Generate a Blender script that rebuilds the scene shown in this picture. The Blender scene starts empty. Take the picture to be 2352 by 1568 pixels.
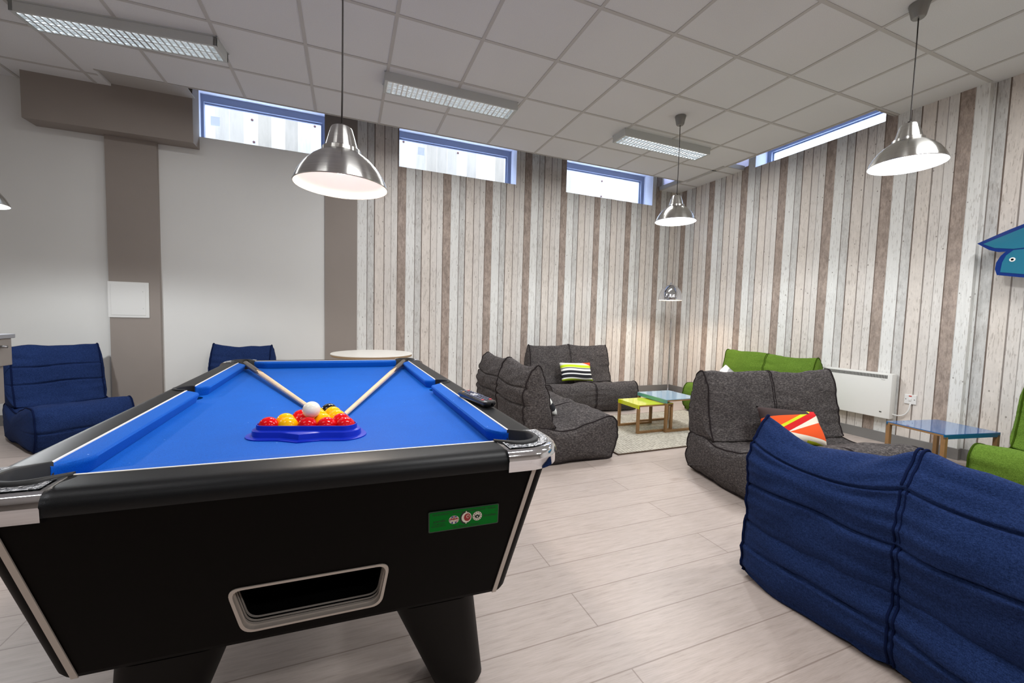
import bpy, bmesh, math, random
from mathutils import Vector, Matrix, noise
random.seed(7)
PI = math.pi
sc = bpy.context.scene
COL = sc.collection

# ------------------------------------------------------------------ helpers
def lin(h):
    h = h.lstrip('#')
    out = []
    for i in (0, 2, 4):
        c = int(h[i:i+2], 16) / 255
        out.append(c / 12.92 if c <= .04045 else ((c + .055) / 1.055) ** 2.4)
    return (*out, 1)

class NT:
    """small node tree writer"""
    def __init__(s, name):
        s.m = bpy.data.materials.new(name); s.m.use_nodes = True
        s.t = s.m.node_tree; s.b = s.t.nodes['Principled BSDF']; s.out = s.t.nodes['Material Output']
    def n(s, typ, **kw):
        nd = s.t.nodes.new(typ)
        for k, v in kw.items():
            if k in nd.inputs.keys() if isinstance(k, str) else False: nd.inputs[k].default_value = v
            else: setattr(nd, k, v)
        return nd
    def l(s, a, b): s.t.links.new(a, b)
    def val(s, sock, v):
        if hasattr(v, 'links') or isinstance(v, bpy.types.NodeSocket): s.l(v, sock)
        else: sock.default_value = v
    def math(s, op, a, b=0.0, c=None):
        nd = s.t.nodes.new('ShaderNodeMath'); nd.operation = op
        s.val(nd.inputs[0], a); s.val(nd.inputs[1], b)
        if c is not None: s.val(nd.inputs[2], c)
        return nd.outputs[0]
    def mix(s, fac, a, b, blend='MIX'):
        nd = s.t.nodes.new('ShaderNodeMix'); nd.data_type = 'RGBA'; nd.blend_type = blend
        s.val(nd.inputs[0], fac); s.val(nd.inputs[6], a); s.val(nd.inputs[7], b)
        return nd.outputs[2]
    def coord(s, which='Object', scale=None, loc=None, rot=None):
        tc = s.t.nodes.new('ShaderNodeTexCoord'); o = tc.outputs[which]
        if scale or loc or rot:
            mp = s.t.nodes.new('ShaderNodeMapping'); s.l(o, mp.inputs[0])
            if scale: mp.inputs['Scale'].default_value = scale
            if loc: mp.inputs['Location'].default_value = loc
            if rot: mp.inputs['Rotation'].default_value = rot
            o = mp.outputs[0]
        return o
    def noise(s, vec, scale, detail=2, rough=.5):
        nd = s.t.nodes.new('ShaderNodeTexNoise'); s.l(vec, nd.inputs['Vector'])
        nd.inputs['Scale'].default_value = scale; nd.inputs['Detail'].default_value = detail
        nd.inputs['Roughness'].default_value = rough
        return nd.outputs['Fac']
    def ramp(s, fac, stops, interp='LINEAR'):
        nd = s.t.nodes.new('ShaderNodeValToRGB'); cr = nd.color_ramp; cr.interpolation = interp
        while len(cr.elements) > 1: cr.elements.remove(cr.elements[-1])
        for i, (p, c) in enumerate(stops):
            e = cr.elements[0] if i == 0 else cr.elements.new(p)
            e.position = p; e.color = c if len(c) == 4 else (*c, 1)
        s.val(nd.inputs[0], fac)
        return nd.outputs[0]
    def bump(s, h, strength=.3, dist=.002):
        nd = s.t.nodes.new('ShaderNodeBump'); s.l(h, nd.inputs['Height'])
        nd.inputs['Strength'].default_value = strength; nd.inputs['Distance'].default_value = dist
        s.l(nd.outputs[0], s.b.inputs['Normal'])
    def base(s, c):
        s.val(s.b.inputs['Base Color'], c)

def g(v): return (v, v, v, 1)

def pbr(name, col, rough=.5, metal=0.0, spec=.5, emit=None, estr=0.0, var=0.0, vscale=6, coat=0, sheen=0):
    t = NT(name); c = lin(col) if isinstance(col, str) else col
    if var:
        f = t.noise(t.coord('Object'), vscale, 4)
        d = tuple(x * (1 - var) for x in c[:3]) + (1,); u = tuple(min(1, x * (1 + var)) for x in c[:3]) + (1,)
        t.base(t.ramp(f, [(.3, d), (.7, u)]))
    else:
        t.base(c)
    t.b.inputs['Roughness'].default_value = rough; t.b.inputs['Metallic'].default_value = metal
    t.b.inputs['Specular IOR Level'].default_value = spec
    t.b.inputs['Coat Weight'].default_value = coat; t.b.inputs['Sheen Weight'].default_value = sheen
    if emit is not None:
        t.b.inputs['Emission Color'].default_value = lin(emit) if isinstance(emit, str) else emit
        t.b.inputs['Emission Strength'].default_value = estr
    return t.m

def link(name, bm, mats, parent=None, smooth=False, loc=None, auto=None):
    me = bpy.data.meshes.new(name); bm.normal_update(); bm.to_mesh(me); bm.free()
    for m in (mats if isinstance(mats, (list, tuple)) else [mats]): me.materials.append(m)
    if smooth:
        for p in me.polygons: p.use_smooth = True
    if auto is not None:
        for p in me.polygons: p.use_smooth = True
        me.set_sharp_from_angle(angle=math.radians(auto))
    o = bpy.data.objects.new(name, me); COL.objects.link(o)
    if parent is not None: o.parent = parent
    if loc is not None: o.location = loc
    return o

def tag(o, label, cat, group=None, kind=None):
    o['label'] = label; o['category'] = cat
    if group: o['group'] = group
    if kind: o['kind'] = kind
    return o

def thing(name, label, cat, loc=(0, 0, 0), rz=0, group=None):
    o = bpy.data.objects.new(name, None); COL.objects.link(o)
    o.location = loc; o.rotation_euler = (0, 0, rz); o.empty_display_size = .1
    return tag(o, label, cat, group)

def struct(name, bm, mats, **kw):
    o = link(name, bm, mats, **kw); o['kind'] = 'structure'; return o

def copy_tree(o, parent=None):
    c = o.copy(); COL.objects.link(c); c.parent = parent
    for ch in list(o.children): copy_tree(ch, c)
    return c

def bx(bm, x0, x1, y0, y1, z0, z1, bevel=0, mi=0, M=None):
    vs = [bm.verts.new(p) for p in ((x0,y0,z0),(x1,y0,z0),(x1,y1,z0),(x0,y1,z0),(x0,y0,z1),(x1,y0,z1),(x1,y1,z1),(x0,y1,z1))]
    fs = [bm.faces.new([vs[i] for i in f]) for f in ((0,3,2,1),(4,5,6,7),(0,1,5,4),(1,2,6,5),(2,3,7,6),(3,0,4,7))]
    for f in fs: f.material_index = mi
    if bevel:
        es = list({e for f in fs for e in f.edges})
        r = bmesh.ops.bevel(bm, geom=es, offset=bevel, segments=2, affect='EDGES', profile=.6)
        vs = list({v for f in r['faces'] for v in f.verts} | {v for v in vs if v.is_valid})
    if M is not None:
        vv = [v for v in vs if v.is_valid]
        for v in vv: v.co = M @ v.co
    return vs

def box(*a, **k):
    bm = bmesh.new(); bx(bm, *a, **k); return bm

def quad(bm, pts, mi=0):
    f = bm.faces.new([bm.verts.new(p) for p in pts]); f.material_index = mi; return f

def lathe(bm, prof, n=48, cap0=False, cap1=False, mi=0, c=(0, 0)):
    rings = []
    for r, z in prof:
        if r < 1e-6: rings.append([bm.verts.new((c[0], c[1], z))])
        else: rings.append([bm.verts.new((c[0] + r*math.cos(2*PI*i/n), c[1] + r*math.sin(2*PI*i/n), z)) for i in range(n)])
    for a, b in zip(rings, rings[1:]):
        for i in range(n):
            j = (i + 1) % n
            if len(a) == 1: f = bm.faces.new((a[0], b[i], b[j]))
            elif len(b) == 1: f = bm.faces.new((a[i], a[j], b[0]))
            else: f = bm.faces.new((a[i], a[j], b[j], b[i]))
            f.material_index = mi
    if cap0 and len(rings[0]) > 1: bm.faces.new(rings[0]).material_index = mi
    if cap1 and len(rings[-1]) > 1: bm.faces.new(rings[-1]).material_index = mi
    return rings

def tube(bm, pts, r, n=10, closed=False, caps=True, mi=0):
    pts = [Vector(p) for p in pts]; N = len(pts); rr = r if isinstance(r, (list, tuple)) else [r] * N
    rings = []; up = None
    for i, p in enumerate(pts):
        a = pts[(i - 1) % N] if closed or i else p; b = pts[(i + 1) % N] if closed or i < N - 1 else p
        t = (b - a).normalized()
        if up is None:
            up = Vector((0, 0, 1)) if abs(t.z) < .9 else Vector((1, 0, 0))
        s = t.cross(up).normalized(); u = s.cross(t).normalized(); up = u
        rings.append([bm.verts.new(p + (s*math.cos(2*PI*k/n) + u*math.sin(2*PI*k/n)) * rr[i]) for k in range(n)])
    for i in range(N if closed else N - 1):
        A, B = rings[i], rings[(i + 1) % N]
        for k in range(n):
            bm.faces.new((A[k], A[(k+1) % n], B[(k+1) % n], B[k])).material_index = mi
    if caps and not closed:
        bm.faces.new(rings[0]).material_index = mi; bm.faces.new(rings[-1]).material_index = mi
    bmesh.ops.recalc_face_normals(bm, faces=bm.faces)

def loft(bm, loops, cap0=True, cap1=True, mi=0):
    R = [[bm.verts.new(p) for p in lp] for lp in loops]; n = len(R[0])
    for A, B in zip(R, R[1:]):
        for i in range(n):
            j = (i + 1) % n
            bm.faces.new((A[i], A[j], B[j], B[i])).material_index = mi
    if cap0: bm.faces.new(R[0][::-1]).material_index = mi
    if cap1: bm.faces.new(R[-1]).material_index = mi
    return R

def fillpoly(bm, loops, z=None, mi=0):
    """triangulated flat polygon with holes"""
    es = []
    for lp in loops:
        vs = [bm.verts.new(p if z is None else (p[0], p[1], z)) for p in lp]
        for i in range(len(vs)): es.append(bm.edges.new((vs[i], vs[(i + 1) % len(vs)])))
    r = bmesh.ops.triangle_fill(bm, use_beauty=True, use_dissolve=False, edges=es)
    for f in r['geom']:
        if isinstance(f, bmesh.types.BMFace): f.material_index = mi

def cat_rom(pts, n, closed=True):
    P = [Vector(p) for p in pts]; N = len(P); dense = []
    for i in range(N if closed else N - 1):
        p0, p1, p2, p3 = (P[(i + k) % N] for k in (-1, 0, 1, 2)) if closed else (P[max(i-1, 0)], P[i], P[i+1], P[min(i+2, N-1)])
        for k in range(24):
            t = k / 24
            dense.append(.5 * ((2*p1) + (p2-p0)*t + (2*p0-5*p1+4*p2-p3)*t*t + (3*p1-p0-3*p2+p3)*t**3))
    if closed: dense.append(dense[0].copy())
    else: dense.append(P[-1])
    L = [0]
    for a, b in zip(dense, dense[1:]): L.append(L[-1] + (b - a).length)
    out = []; j = 0; M = n if closed else n - 1
    for i in range(n):
        s = L[-1] * i / M
        while j < len(L) - 2 and L[j+1] < s: j += 1
        d = L[j+1] - L[j]; out.append(dense[j].lerp(dense[j+1], (s - L[j]) / d if d else 0))
    return out

def ss(a, b, x):
    t = max(0, min(1, (x - a) / (b - a))); return t*t*(3 - 2*t)

def rrect(hx, hy, r, n=8, cx=0, cy=0):
    out = []
    for qx, qy, a0 in ((1, 1, 0), (-1, 1, 90), (-1, -1, 180), (1, -1, 270)):
        for i in range(n + 1):
            a = math.radians(a0 + 90 * i / n)
            out.append((cx + qx*(hx - r) + r*math.cos(a), cy + qy*(hy - r) + r*math.sin(a)))
    return out

def text_bm(bm, body, size, fn, mi=0, align='CENTER', xs=1.0, shear=0):
    """flat lettering: fn maps (x, y) of the text plane to 3D"""
    cu = bpy.data.curves.new('lettering', 'FONT'); cu.body = body; cu.size = size; cu.align_x = align; cu.align_y = 'CENTER'
    cu.resolution_u = 3; cu.shear = shear
    o = bpy.data.objects.new('lettering', cu); COL.objects.link(o)
    dg = bpy.context.evaluated_depsgraph_get(); dg.update()
    me = bpy.data.meshes.new_from_object(o.evaluated_get(dg))
    base = [bm.verts.new(fn(v.co.x * xs, v.co.y)) for v in me.vertices]
    for p in me.polygons:
        try: bm.faces.new([base[i] for i in p.vertices]).material_index = mi
        except ValueError: pass
    bpy.data.objects.remove(o); bpy.data.curves.remove(cu); bpy.data.meshes.remove(me)

# ------------------------------------------------------------------ materials
def wallpaper_mat(name, axis, sign, phase, period):
    t = NT(name)
    co = t.coord('Object'); sx = t.n('ShaderNodeSeparateXYZ'); t.l(co, sx.inputs[0])
    s = t.math('MULTIPLY', sx.outputs[axis], sign)
    s = t.math('DIVIDE', t.math('SUBTRACT', s, phase), period)
    f = t.math('FRACT', s); cell = t.math('FLOOR', s)
    W, GR, PK, LT, TH, BR = lin('#e4e4e1'), lin('#cfcecb'), lin('#ddd5cd'), lin('#dbd5cf'), lin('#dedad5'), lin('#a8998f')
    edges = [0, .19, .335, .535, .68, .815, 1.0]
    cols = [W, GR, PK, LT, TH, BR]
    plank = t.ramp(f, [(e, c) for e, c in zip(edges, cols)], 'CONSTANT')
    mott = t.ramp(f, [(e, g(v)) for e, v in zip(edges, (.05, .42, .2, .15, .15, .95))], 'CONSTANT')
    dk = g(1); lt = g(0); stops = []
    for e, w, v in zip(edges[:-1], (.007, .014, .017, .018, .013, .014), (.35, .8, 1, .8, .6, .85)):
        stops += [(e, g(v)), (e + w, lt)]
    line = t.ramp(f, stops, 'CONSTANT')
    # mottled worn paint, stretched along the grain
    v1 = t.coord('Object', scale=(1, 1, .42)); v2 = t.coord('Object', scale=(1, 1, .06)); v0 = t.coord('Object')
    n1 = t.noise(v1, 27, 8, .8); n2 = t.noise(v2, 70, 3); n3 = t.noise(v0, 2.3, 3)
    m1 = t.ramp(n1, [(.38, g(.64)), (.6, g(1.22))])
    c = t.mix(t.math('MULTIPLY', mott, .95), plank, m1, 'MULTIPLY')
    c = t.mix(.12, c, t.ramp(n2, [(.35, g(.6)), (.65, g(1.2))]), 'MULTIPLY')
    patch = t.ramp(n3, [(.5, g(0)), (.68, g(1))])
    c = t.mix(t.math('MULTIPLY', t.math('MULTIPLY', patch, mott), .3), c, lin('#96897e'))
    # fine cracks beside the joints
    n4 = t.noise(t.coord('Object', scale=(1, 1, .12)), 120, 3)
    ck = t.ramp(t.math('ADD', n4, t.math('MULTIPLY', n3, .2)), [(.70, g(0)), (.74, g(1))])
    c = t.mix(t.math('MULTIPLY', ck, .35), c, lin('#6f5f52'))
    # nail holes
    vo = t.n('ShaderNodeTexVoronoi'); vo.inputs['Scale'].default_value = 13; vo.inputs['Randomness'].default_value = .9
    t.l(t.coord('Object', scale=(1, 1, .7)), vo.inputs['Vector'])
    sp = t.ramp(vo.outputs['Distance'], [(.055, g(1)), (.085, g(0))])
    c = t.mix(t.math('MULTIPLY', sp, .65), c, lin('#5d5147'))
    c = t.mix(t.math('MULTIPLY', line, .9), c, lin('#5b4a40'))
    t.base(c); t.b.inputs['Roughness'].default_value = .62; t.b.inputs['Specular IOR Level'].default_value = .3
    return t.m

def floor_mat():
    t = NT('oak_laminate')
    co = t.coord('Object', loc=(0, .06, 0)); br = t.n('ShaderNodeTexBrick'); t.l(co, br.inputs['Vector'])
    br.offset = .37; br.inputs['Scale'].default_value = 1; br.inputs['Brick Width'].default_value = 1.38; br.inputs['Row Height'].default_value = .19
    br.inputs['Mortar Size'].default_value = .0022; br.inputs['Mortar Smooth'].default_value = 0
    br.inputs['Color1'].default_value = g(.35); br.inputs['Color2'].default_value = g(.65); br.inputs['Mortar'].default_value = g(0)
    tone = br.outputs['Color']
    grain = t.noise(t.coord('Object', scale=(.9, 9, 1)), 7, 7, .7)
    fine = t.noise(t.coord('Object', scale=(1.2, 30, 1)), 14, 3)
    knot = t.noise(t.coord('Object', scale=(1.5, 4, 1)), 2.4, 2)
    c = t.ramp(grain, [(.25, lin('#a0928a')), (.45, lin('#b3a69e')), (.62, lin('#bbaea7')), (.8, lin('#c2b6af'))])
    c = t.mix(.25, c, t.ramp(fine, [(.35, g(.72)), (.65, g(1.1))]), 'MULTIPLY')
    c = t.mix(.25, c, t.ramp(tone, [(.3, g(.78)), (.7, g(1.12))]), 'MULTIPLY')
    c = t.mix(t.math('MULTIPLY', t.ramp(knot, [(.68, g(0)), (.78, g(1))]), .35), c, lin('#7d6757'))
    c = t.mix(t.math('MULTIPLY', br.outputs['Fac'], .5), c, lin('#6a584c'))
    t.base(c); t.b.inputs['Roughness'].default_value = .42; t.b.inputs['Specular IOR Level'].default_value = .4
    t.bump(t.math('SUBTRACT', t.math('MULTIPLY', fine, .3), br.outputs['Fac']), .12, .001)
    return t.m

def melange(name, dark, mid, light, s=1.0, wa=.55):
    t = NT(name)
    a = t.noise(t.coord('Object', scale=(1, 1, 3.6)), 56*s, 4, .75); b = t.noise(t.coord('Object', scale=(3.6, 3.6, 1)), 56*s, 4, .75)
    c_ = t.noise(t.coord('Object'), 5, 3)
    f = t.math('ADD', t.math('MULTIPLY', a, wa), t.math('MULTIPLY', b, 1 - wa))
    c = t.ramp(f, [(.38, lin(dark)), (.5, lin(mid)), (.62, lin(light))])
    c = t.mix(.35, c, t.ramp(c_, [(.35, g(.8)), (.65, g(1.12))]), 'MULTIPLY')
    t.base(c); t.b.inputs['Roughness'].default_value = .95; t.b.inputs['Specular IOR Level'].default_value = .15
    t.b.inputs['Sheen Weight'].default_value = .12; t.b.inputs['Sheen Roughness'].default_value = .6; t.b.inputs['Sheen Tint'].default_value = lin(light)
    w = t.noise(t.coord('Object'), 14, 4, .6)
    t.bump(t.math('ADD', t.math('MULTIPLY', f, .3), w), .28, .011)
    return t.m

def ceiling_mat():
    t = NT('ceiling_tile')
    n = t.noise(t.coord('Object'), 260, 2); m = t.noise(t.coord('Object'), 1.1, 2)
    c = t.ramp(n, [(.35, lin('#dedede')), (.6, lin('#e6e6e6'))])
    c = t.mix(.3, c, t.ramp(m, [(.35, g(.92)), (.65, g(1.05))]), 'MULTIPLY')
    t.base(c); t.b.inputs['Roughness'].default_value = .9; t.b.inputs['Specular IOR Level'].default_value = .2
    return t.m

def cloth_mat():
    t = NT('blue_baize')
    n = t.noise(t.coord('Object'), 700, 2); m = t.noise(t.coord('Object'), 9, 4)
    c = t.ramp(n, [(.3, lin('#0048a0')), (.7, lin('#085cbf'))])
    c = t.mix(.25, c, t.ramp(m, [(.3, g(.86)), (.7, g(1.12))]), 'MULTIPLY')
    vo = t.n('ShaderNodeTexVoronoi'); vo.inputs['Scale'].default_value = 17; t.l(t.coord('Object'), vo.inputs['Vector'])
    c = t.mix(t.math('MULTIPLY', t.ramp(vo.outputs['Distance'], [(.022, g(1)), (.035, g(0))]), .55), c, lin('#9fbcf2'))
    t.base(c); t.b.inputs['Roughness'].default_value = .6; t.b.inputs['Specular IOR Level'].default_value = .14
    t.b.inputs['Sheen Weight'].default_value = .05; t.b.inputs['Sheen Tint'].default_value = lin('#5c9cf0')
    return t.m

def brushed(name, col, rough=.28):
    t = NT(name)
    n = t.noise(t.coord('Object', scale=(1, 1, 40)), 6, 3)
    t.base(t.ramp(n, [(.3, tuple(x*.85 for x in lin(col)[:3]) + (1,)), (.7, lin(col))]))
    t.b.inputs['Metallic'].default_value = 1; t.b.inputs['Roughness'].default_value = rough
    t.b.inputs['Anisotropic'].default_value = .9; t.b.inputs['Anisotropic Rotation'].default_value = .25
    tg = t.n('ShaderNodeTangent'); tg.direction_type = 'RADIAL'; tg.axis = 'Z'; t.l(tg.outputs[0], t.b.inputs['Tangent'])
    return t.m

def rug_mat():
    t = NT('woven_rug')
    vo = t.n('ShaderNodeTexVoronoi'); vo.inputs['Scale'].default_value = 1; vo.inputs['Randomness'].default_value = .3
    t.l(t.coord('Object', scale=(34, 58, 34), rot=(0, 0, .1)), vo.inputs['Vector'])
    n = t.noise(t.coord('Object'), 200, 2)
    c = t.ramp(vo.outputs['Distance'], [(.1, lin('#cfcabd')), (.45, lin('#b3ad9f')), (.75, lin('#7c776c'))])
    c = t.mix(.3, c, t.ramp(n, [(.3, g(.75)), (.7, g(1.15))]), 'MULTIPLY')
    t.base(c); t.b.inputs['Roughness'].default_value = .95
    t.bump(t.math('SUBTRACT', 1.0, vo.outputs['Distance']), .8, .006)
    return t.m

def fence_mat():
    t = NT('pale_fence_boards')
    sx = t.n('ShaderNodeSeparateXYZ'); t.l(t.coord('Object'), sx.inputs[0])
    s = t.math('DIVIDE', sx.outputs[0], .17); f = t.math('FRACT', s); ce = t.math('FLOOR', s)
    wn = t.n('ShaderNodeTexWhiteNoise'); wn.noise_dimensions = '1D'; t.l(ce, wn.inputs['W'])
    n = t.noise(t.coord('Object', scale=(1, 1, .15)), 9, 5, .7)
    c = t.ramp(wn.outputs['Value'], [(0, lin('#7d7568')), (1, lin('#a09d97'))])
    c = t.mix(.5, c, t.ramp(n, [(.35, g(.72)), (.55, g(1.0))]), 'MULTIPLY')
    c = t.mix(t.ramp(f, [(0, g(.6)), (.03, g(0)), (1, g(0))], 'CONSTANT'), c, lin('#9d917f'))
    t.base(c); t.b.inputs['Roughness'].default_value = .9
    return t.m

def leather_bump(name, col, rough):
    t = NT(name); t.base(lin(col)); t.b.inputs['Roughness'].default_value = rough; t.b.inputs['Specular IOR Level'].default_value = .2
    t.bump(t.noise(t.coord('Object'), 900, 2), .25, .0006)
    return t.m

def cap_texture():
    t = NT('hammered_chrome_glints')
    vo = t.n('ShaderNodeTexVoronoi'); vo.inputs['Scale'].default_value = 190; vo.inputs['Randomness'].default_value = .55
    t.l(t.coord('Object'), vo.inputs['Vector'])
    sp = t.n('ShaderNodeSeparateColor'); t.l(vo.outputs['Color'], sp.inputs[0]); t.base(t.ramp(sp.outputs[0], [(.1, lin('#5d6066')), (.5, lin('#a9acb2')), (.85, lin('#f4f6fa'))])); t.b.inputs['Metallic'].default_value = .7; t.b.inputs['Roughness'].default_value = .22  # light and dark cells paint sparkle into the base colour
    t.bump(vo.outputs['Distance'], .9, .004)
    return t.m

M = {}
M['white_wall'] = pbr('white_paint', '#dededb', .7, spec=.3, var=.02, vscale=1.5)
M['taupe'] = pbr('taupe_paint', '#958c85', .7, spec=.3, var=.03, vscale=2)
M['reveal'] = pbr('white_reveal', '#dde2f2', .6)
M['sticker'] = pbr('pale_blue_paper_glow', '#d8e6fa', .7, emit='#d8e6fa', estr=.6)  # paper given its own glow so it stays light against the pane
M['lilac'] = pbr('lilac_grey_reveal', '#a8a4b4', .7)
M['wp_back'] = wallpaper_mat('plank_wallpaper', 0, 1, 3.40, .546)
M['wp_right'] = wallpaper_mat('plank_wallpaper_side', 1, -1, -.955, .518)
M['floor'] = floor_mat()
M['tile'] = ceiling_mat()
M['bar'] = pbr('grid_bar', '#c4c1bd', .6)
M['tile_edge'] = pbr('tile_edge', '#b7b3ad', .8)
M['slab'] = pbr('void_grey', '#8a8a8c', .9, var=.05)
M['skirting'] = pbr('grey_skirting', '#7a7876', .5)
M['frame'] = pbr('blue_grey_frame', '#8791aa', .4)
M['fence'] = fence_mat()
M['bolt'] = pbr('dark_red_bolt', '#38070b', .5)
M['lightgrey'] = pbr('light_grey_enamel', '#c9ccc9', .4)
M['louvre'] = pbr('louvre_aluminium', '#e6eaeb', .22, .85)
M['tube'] = pbr('fluorescent_tube', '#ffffff', .4, emit='#f4f8ff', estr=6)
M['alu'] = brushed('brushed_aluminium', '#cdccc8', .24)
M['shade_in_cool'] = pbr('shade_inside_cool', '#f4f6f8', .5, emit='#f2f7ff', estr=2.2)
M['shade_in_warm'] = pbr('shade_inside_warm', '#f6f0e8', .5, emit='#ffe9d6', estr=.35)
M['bulb'] = pbr('bulb', '#ffffff', .4, emit='#fff3e2', estr=4)
M['cord'] = pbr('dark_cord', '#241d1a', .6)
M['rose'] = pbr('grey_rose', '#8d8c88', .4, .6)
M['chrome'] = pbr('chrome', '#dfe1e6', .07, 1.0)
M['chrome_tex'] = cap_texture()
M['rail'] = leather_bump('black_rail', '#0d0e10', .4)
M['cabinet'] = pbr('black_cabinet', '#050302', .5, spec=.08)
M['void_black'] = pbr('void_black', '#020202', .9, spec=.05)
M['rubber'] = pbr('black_rubber', '#0d0e10', .6)
M['silver'] = pbr('silver_strip', '#b1a8a0', .4, .35)
M['inlay'] = pbr('white_inlay', '#e6e4de', .4)
M['cloth'] = cloth_mat()
M['rack'] = pbr('blue_plastic', '#0a2ab4', .35)
M['red'] = pbr('red_ball', '#d00a14', .05, spec=.3)
M['yellow'] = pbr('yellow_ball', '#fbb400', .05, spec=.3)
M['black'] = pbr('black_ball', '#050508', .05, spec=.6, coat=.5)
M['cueball'] = pbr('ivory_ball', '#efe9d8', .12, spec=.3)
M['maple'] = pbr('maple', '#d9bd9d', .35, var=.08, vscale=20)
M['ebony'] = pbr('dark_butt', '#4a4038', .3)
M['plate_green'] = pbr('green_plate', '#00691f', .4, spec=.08)
M['plate_text'] = pbr('plate_print', '#06200e', .6)
M['plate_edge'] = pbr('plate_border', '#123020', .4)
M['p_red'] = pbr('print_red', '#8e1d1d', .5); M['p_white'] = pbr('print_white', '#cfcabc', .5); M['p_blue'] = pbr('print_blue', '#1a2270', .5)
M['remote'] = pbr('remote_black', '#0b0d12', .28, coat=.3)
M['btn'] = pbr('button_grey', '#5b6078', .5); M['btn_r'] = pbr('button_red', '#c8525a', .5)
M['btn_w'] = pbr('button_white', '#d9dbe6', .5); M['btn_o'] = pbr('button_amber', '#b58a4a', .5)
M['grey_bag'] = melange('grey_melange', '#2a2728', '#474343', '#6f6a68', 1.0, .7)
M['grey_pipe'] = pbr('dark_piping', '#2b2627', .9, spec=.1)
M['blue_bag'] = melange('blue_linen', '#0d1a39', '#192b55', '#283c6b', 2.2)
M['blue_pipe'] = pbr('navy_piping', '#0b1739', .9, spec=.08)
M['green_bag'] = melange('green_linen', '#3d5318', '#5a7728', '#71903c', 2.0)
M['green_pipe'] = pbr('green_piping', '#34490a', .9, spec=.1)
M['oak'] = pbr('oak', '#96724a', .5, var=.15, vscale=14)
M['yellow_top'] = pbr('yellow_lacquer', '#d5dc0a', .12, coat=.6)
M['sky_top'] = pbr('pale_blue_lacquer', '#86b0cb', .1, coat=.6)
M['blue_top'] = pbr('blue_lacquer', '#2166a4', .1, coat=.6)
M['blue_edge'] = pbr('teal_blue_edge', '#0d5c82', .3)
M['sky_edge'] = pbr('teal_edge', '#5b9a98', .3)
M['teal_top'] = pbr('teal_lacquer', '#5cc0c4', .15, coat=.5)
M['round_top'] = pbr('white_laminate', '#e9e6de', .35)
M['ply'] = pbr('ply_edge', '#a58a68', .6)
M['heater'] = pbr('white_enamel', '#e2e2de', .35)
M['dark_slot'] = pbr('dark_slot', '#3a3936', .7)
M['plastic_w'] = pbr('white_plastic', '#e4e4e2', .35)
M['print_grey'] = pbr('grey_print', '#77777a', .6)
M['neon'] = pbr('red_neon', '#c02010', .4)
M['panel_w'] = pbr('access_white', '#dededb', .5)
M['foos'] = pbr('grey_laminate', '#8b8580', .5)
M['foos_top'] = pbr('grey_rim', '#8e9096', .35)
M['steel'] = pbr('steel', '#8c8c8e', .3, 1.0)
M['surf_blue'] = pbr('navy_resin', '#0a2f78', .12, coat=.6)
M['surf_teal'] = pbr('teal_resin', '#25708a', .12, coat=.6)
M['rug'] = rug_mat()
M['rug_edge'] = pbr('rug_edge', '#5a4a3c', .9)

# ------------------------------------------------------------------ room shell
XW, YW, ZC = 8.10, 2.17, 3.10
X0, Y0, ZS = -1.2, -6.2, 3.62
def holed_wall(bm, u0, u1, v0, v1, holes, to3, mats):
    """rect grid with holes; mats(uc) gives the material index"""
    us = sorted({u0, u1, *[h for H in holes for h in H[:2]], *mats['cuts']}); vs = sorted({v0, v1, *[h for H in holes for h in H[2:]]})
    us = [u for u in us if u0 <= u <= u1]; vs = [v for v in vs if v0 <= v <= v1]
    for a, b in zip(us, us[1:]):
        for c, d in zip(vs, vs[1:]):
            uc, vc = (a + b) / 2, (c + d) / 2
            if any(H[0] < uc < H[1] and H[2] < vc < H[3] for H in holes): continue
            quad(bm, [to3(a, c), to3(b, c), to3(b, d), to3(a, d)], mats['f'](uc))

struct('floor', box(X0 - .2, XW + .4, Y0 - .2, YW + .3, -.05, 0), M['floor'])
# back wall with three high windows and the corner recess
WIN = [(1.87, 3.075, 2.835, 3.345), (3.86, 5.36, 2.85, 3.345), (6.11, 7.60, 2.855, 3.345)]
NOTCH = (7.80, 8.04, 3.135, 3.42)
bm = bmesh.new()
holed_wall(bm, X0, XW + .02, 0, ZS, WIN + [NOTCH], lambda u, v: (u, YW, v), {'cuts': [3.405], 'f': lambda u: 0 if u < 3.405 else 1})
struct('wall_back', bm, [M['white_wall'], M['wp_back']])
# right wall: projecting section, small return, set back section
RWIN = (-.50, .86, 3.085, 3.36); RN = (.96, 1.45, 3.135, 3.42)
bm = bmesh.new()
holed_wall(bm, -1.20, YW + .02, 0, ZS, [RWIN, RN], lambda u, v: (XW, u, v), {'cuts': [], 'f': lambda u: 0})
quad(bm, [(XW, -1.20, 0), (XW + .055, -1.20, 0), (XW + .055, -1.20, ZS), (XW, -1.20, ZS)])
struct('wall_right', bm, M['wp_right']); bm = bmesh.new()
holed_wall(bm, Y0, -1.20, 0, ZS, [], lambda u, v: (XW + .055, u, v), {'cuts': [], 'f': lambda u: 0})
struct('wall_side', bm, M['wp_right'])
bm = bmesh.new(); quad(bm, [(X0, Y0, 0), (X0, YW, 0), (X0, YW, ZS), (X0, Y0, ZS)]); struct('wall_left', bm, M['white_wall'])
bm = bmesh.new(); quad(bm, [(X0, Y0, 0), (XW + .3, Y0, 0), (XW + .3, Y0, ZS), (X0, Y0, ZS)]); struct('wall_front', bm, M['taupe'])
bm = bmesh.new(); bx(bm, X0, XW + .06, Y0, YW, ZS, ZS + .08); o = struct('ceiling_void_slab', bm, M['slab']); o.name = 'trim_12'
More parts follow.
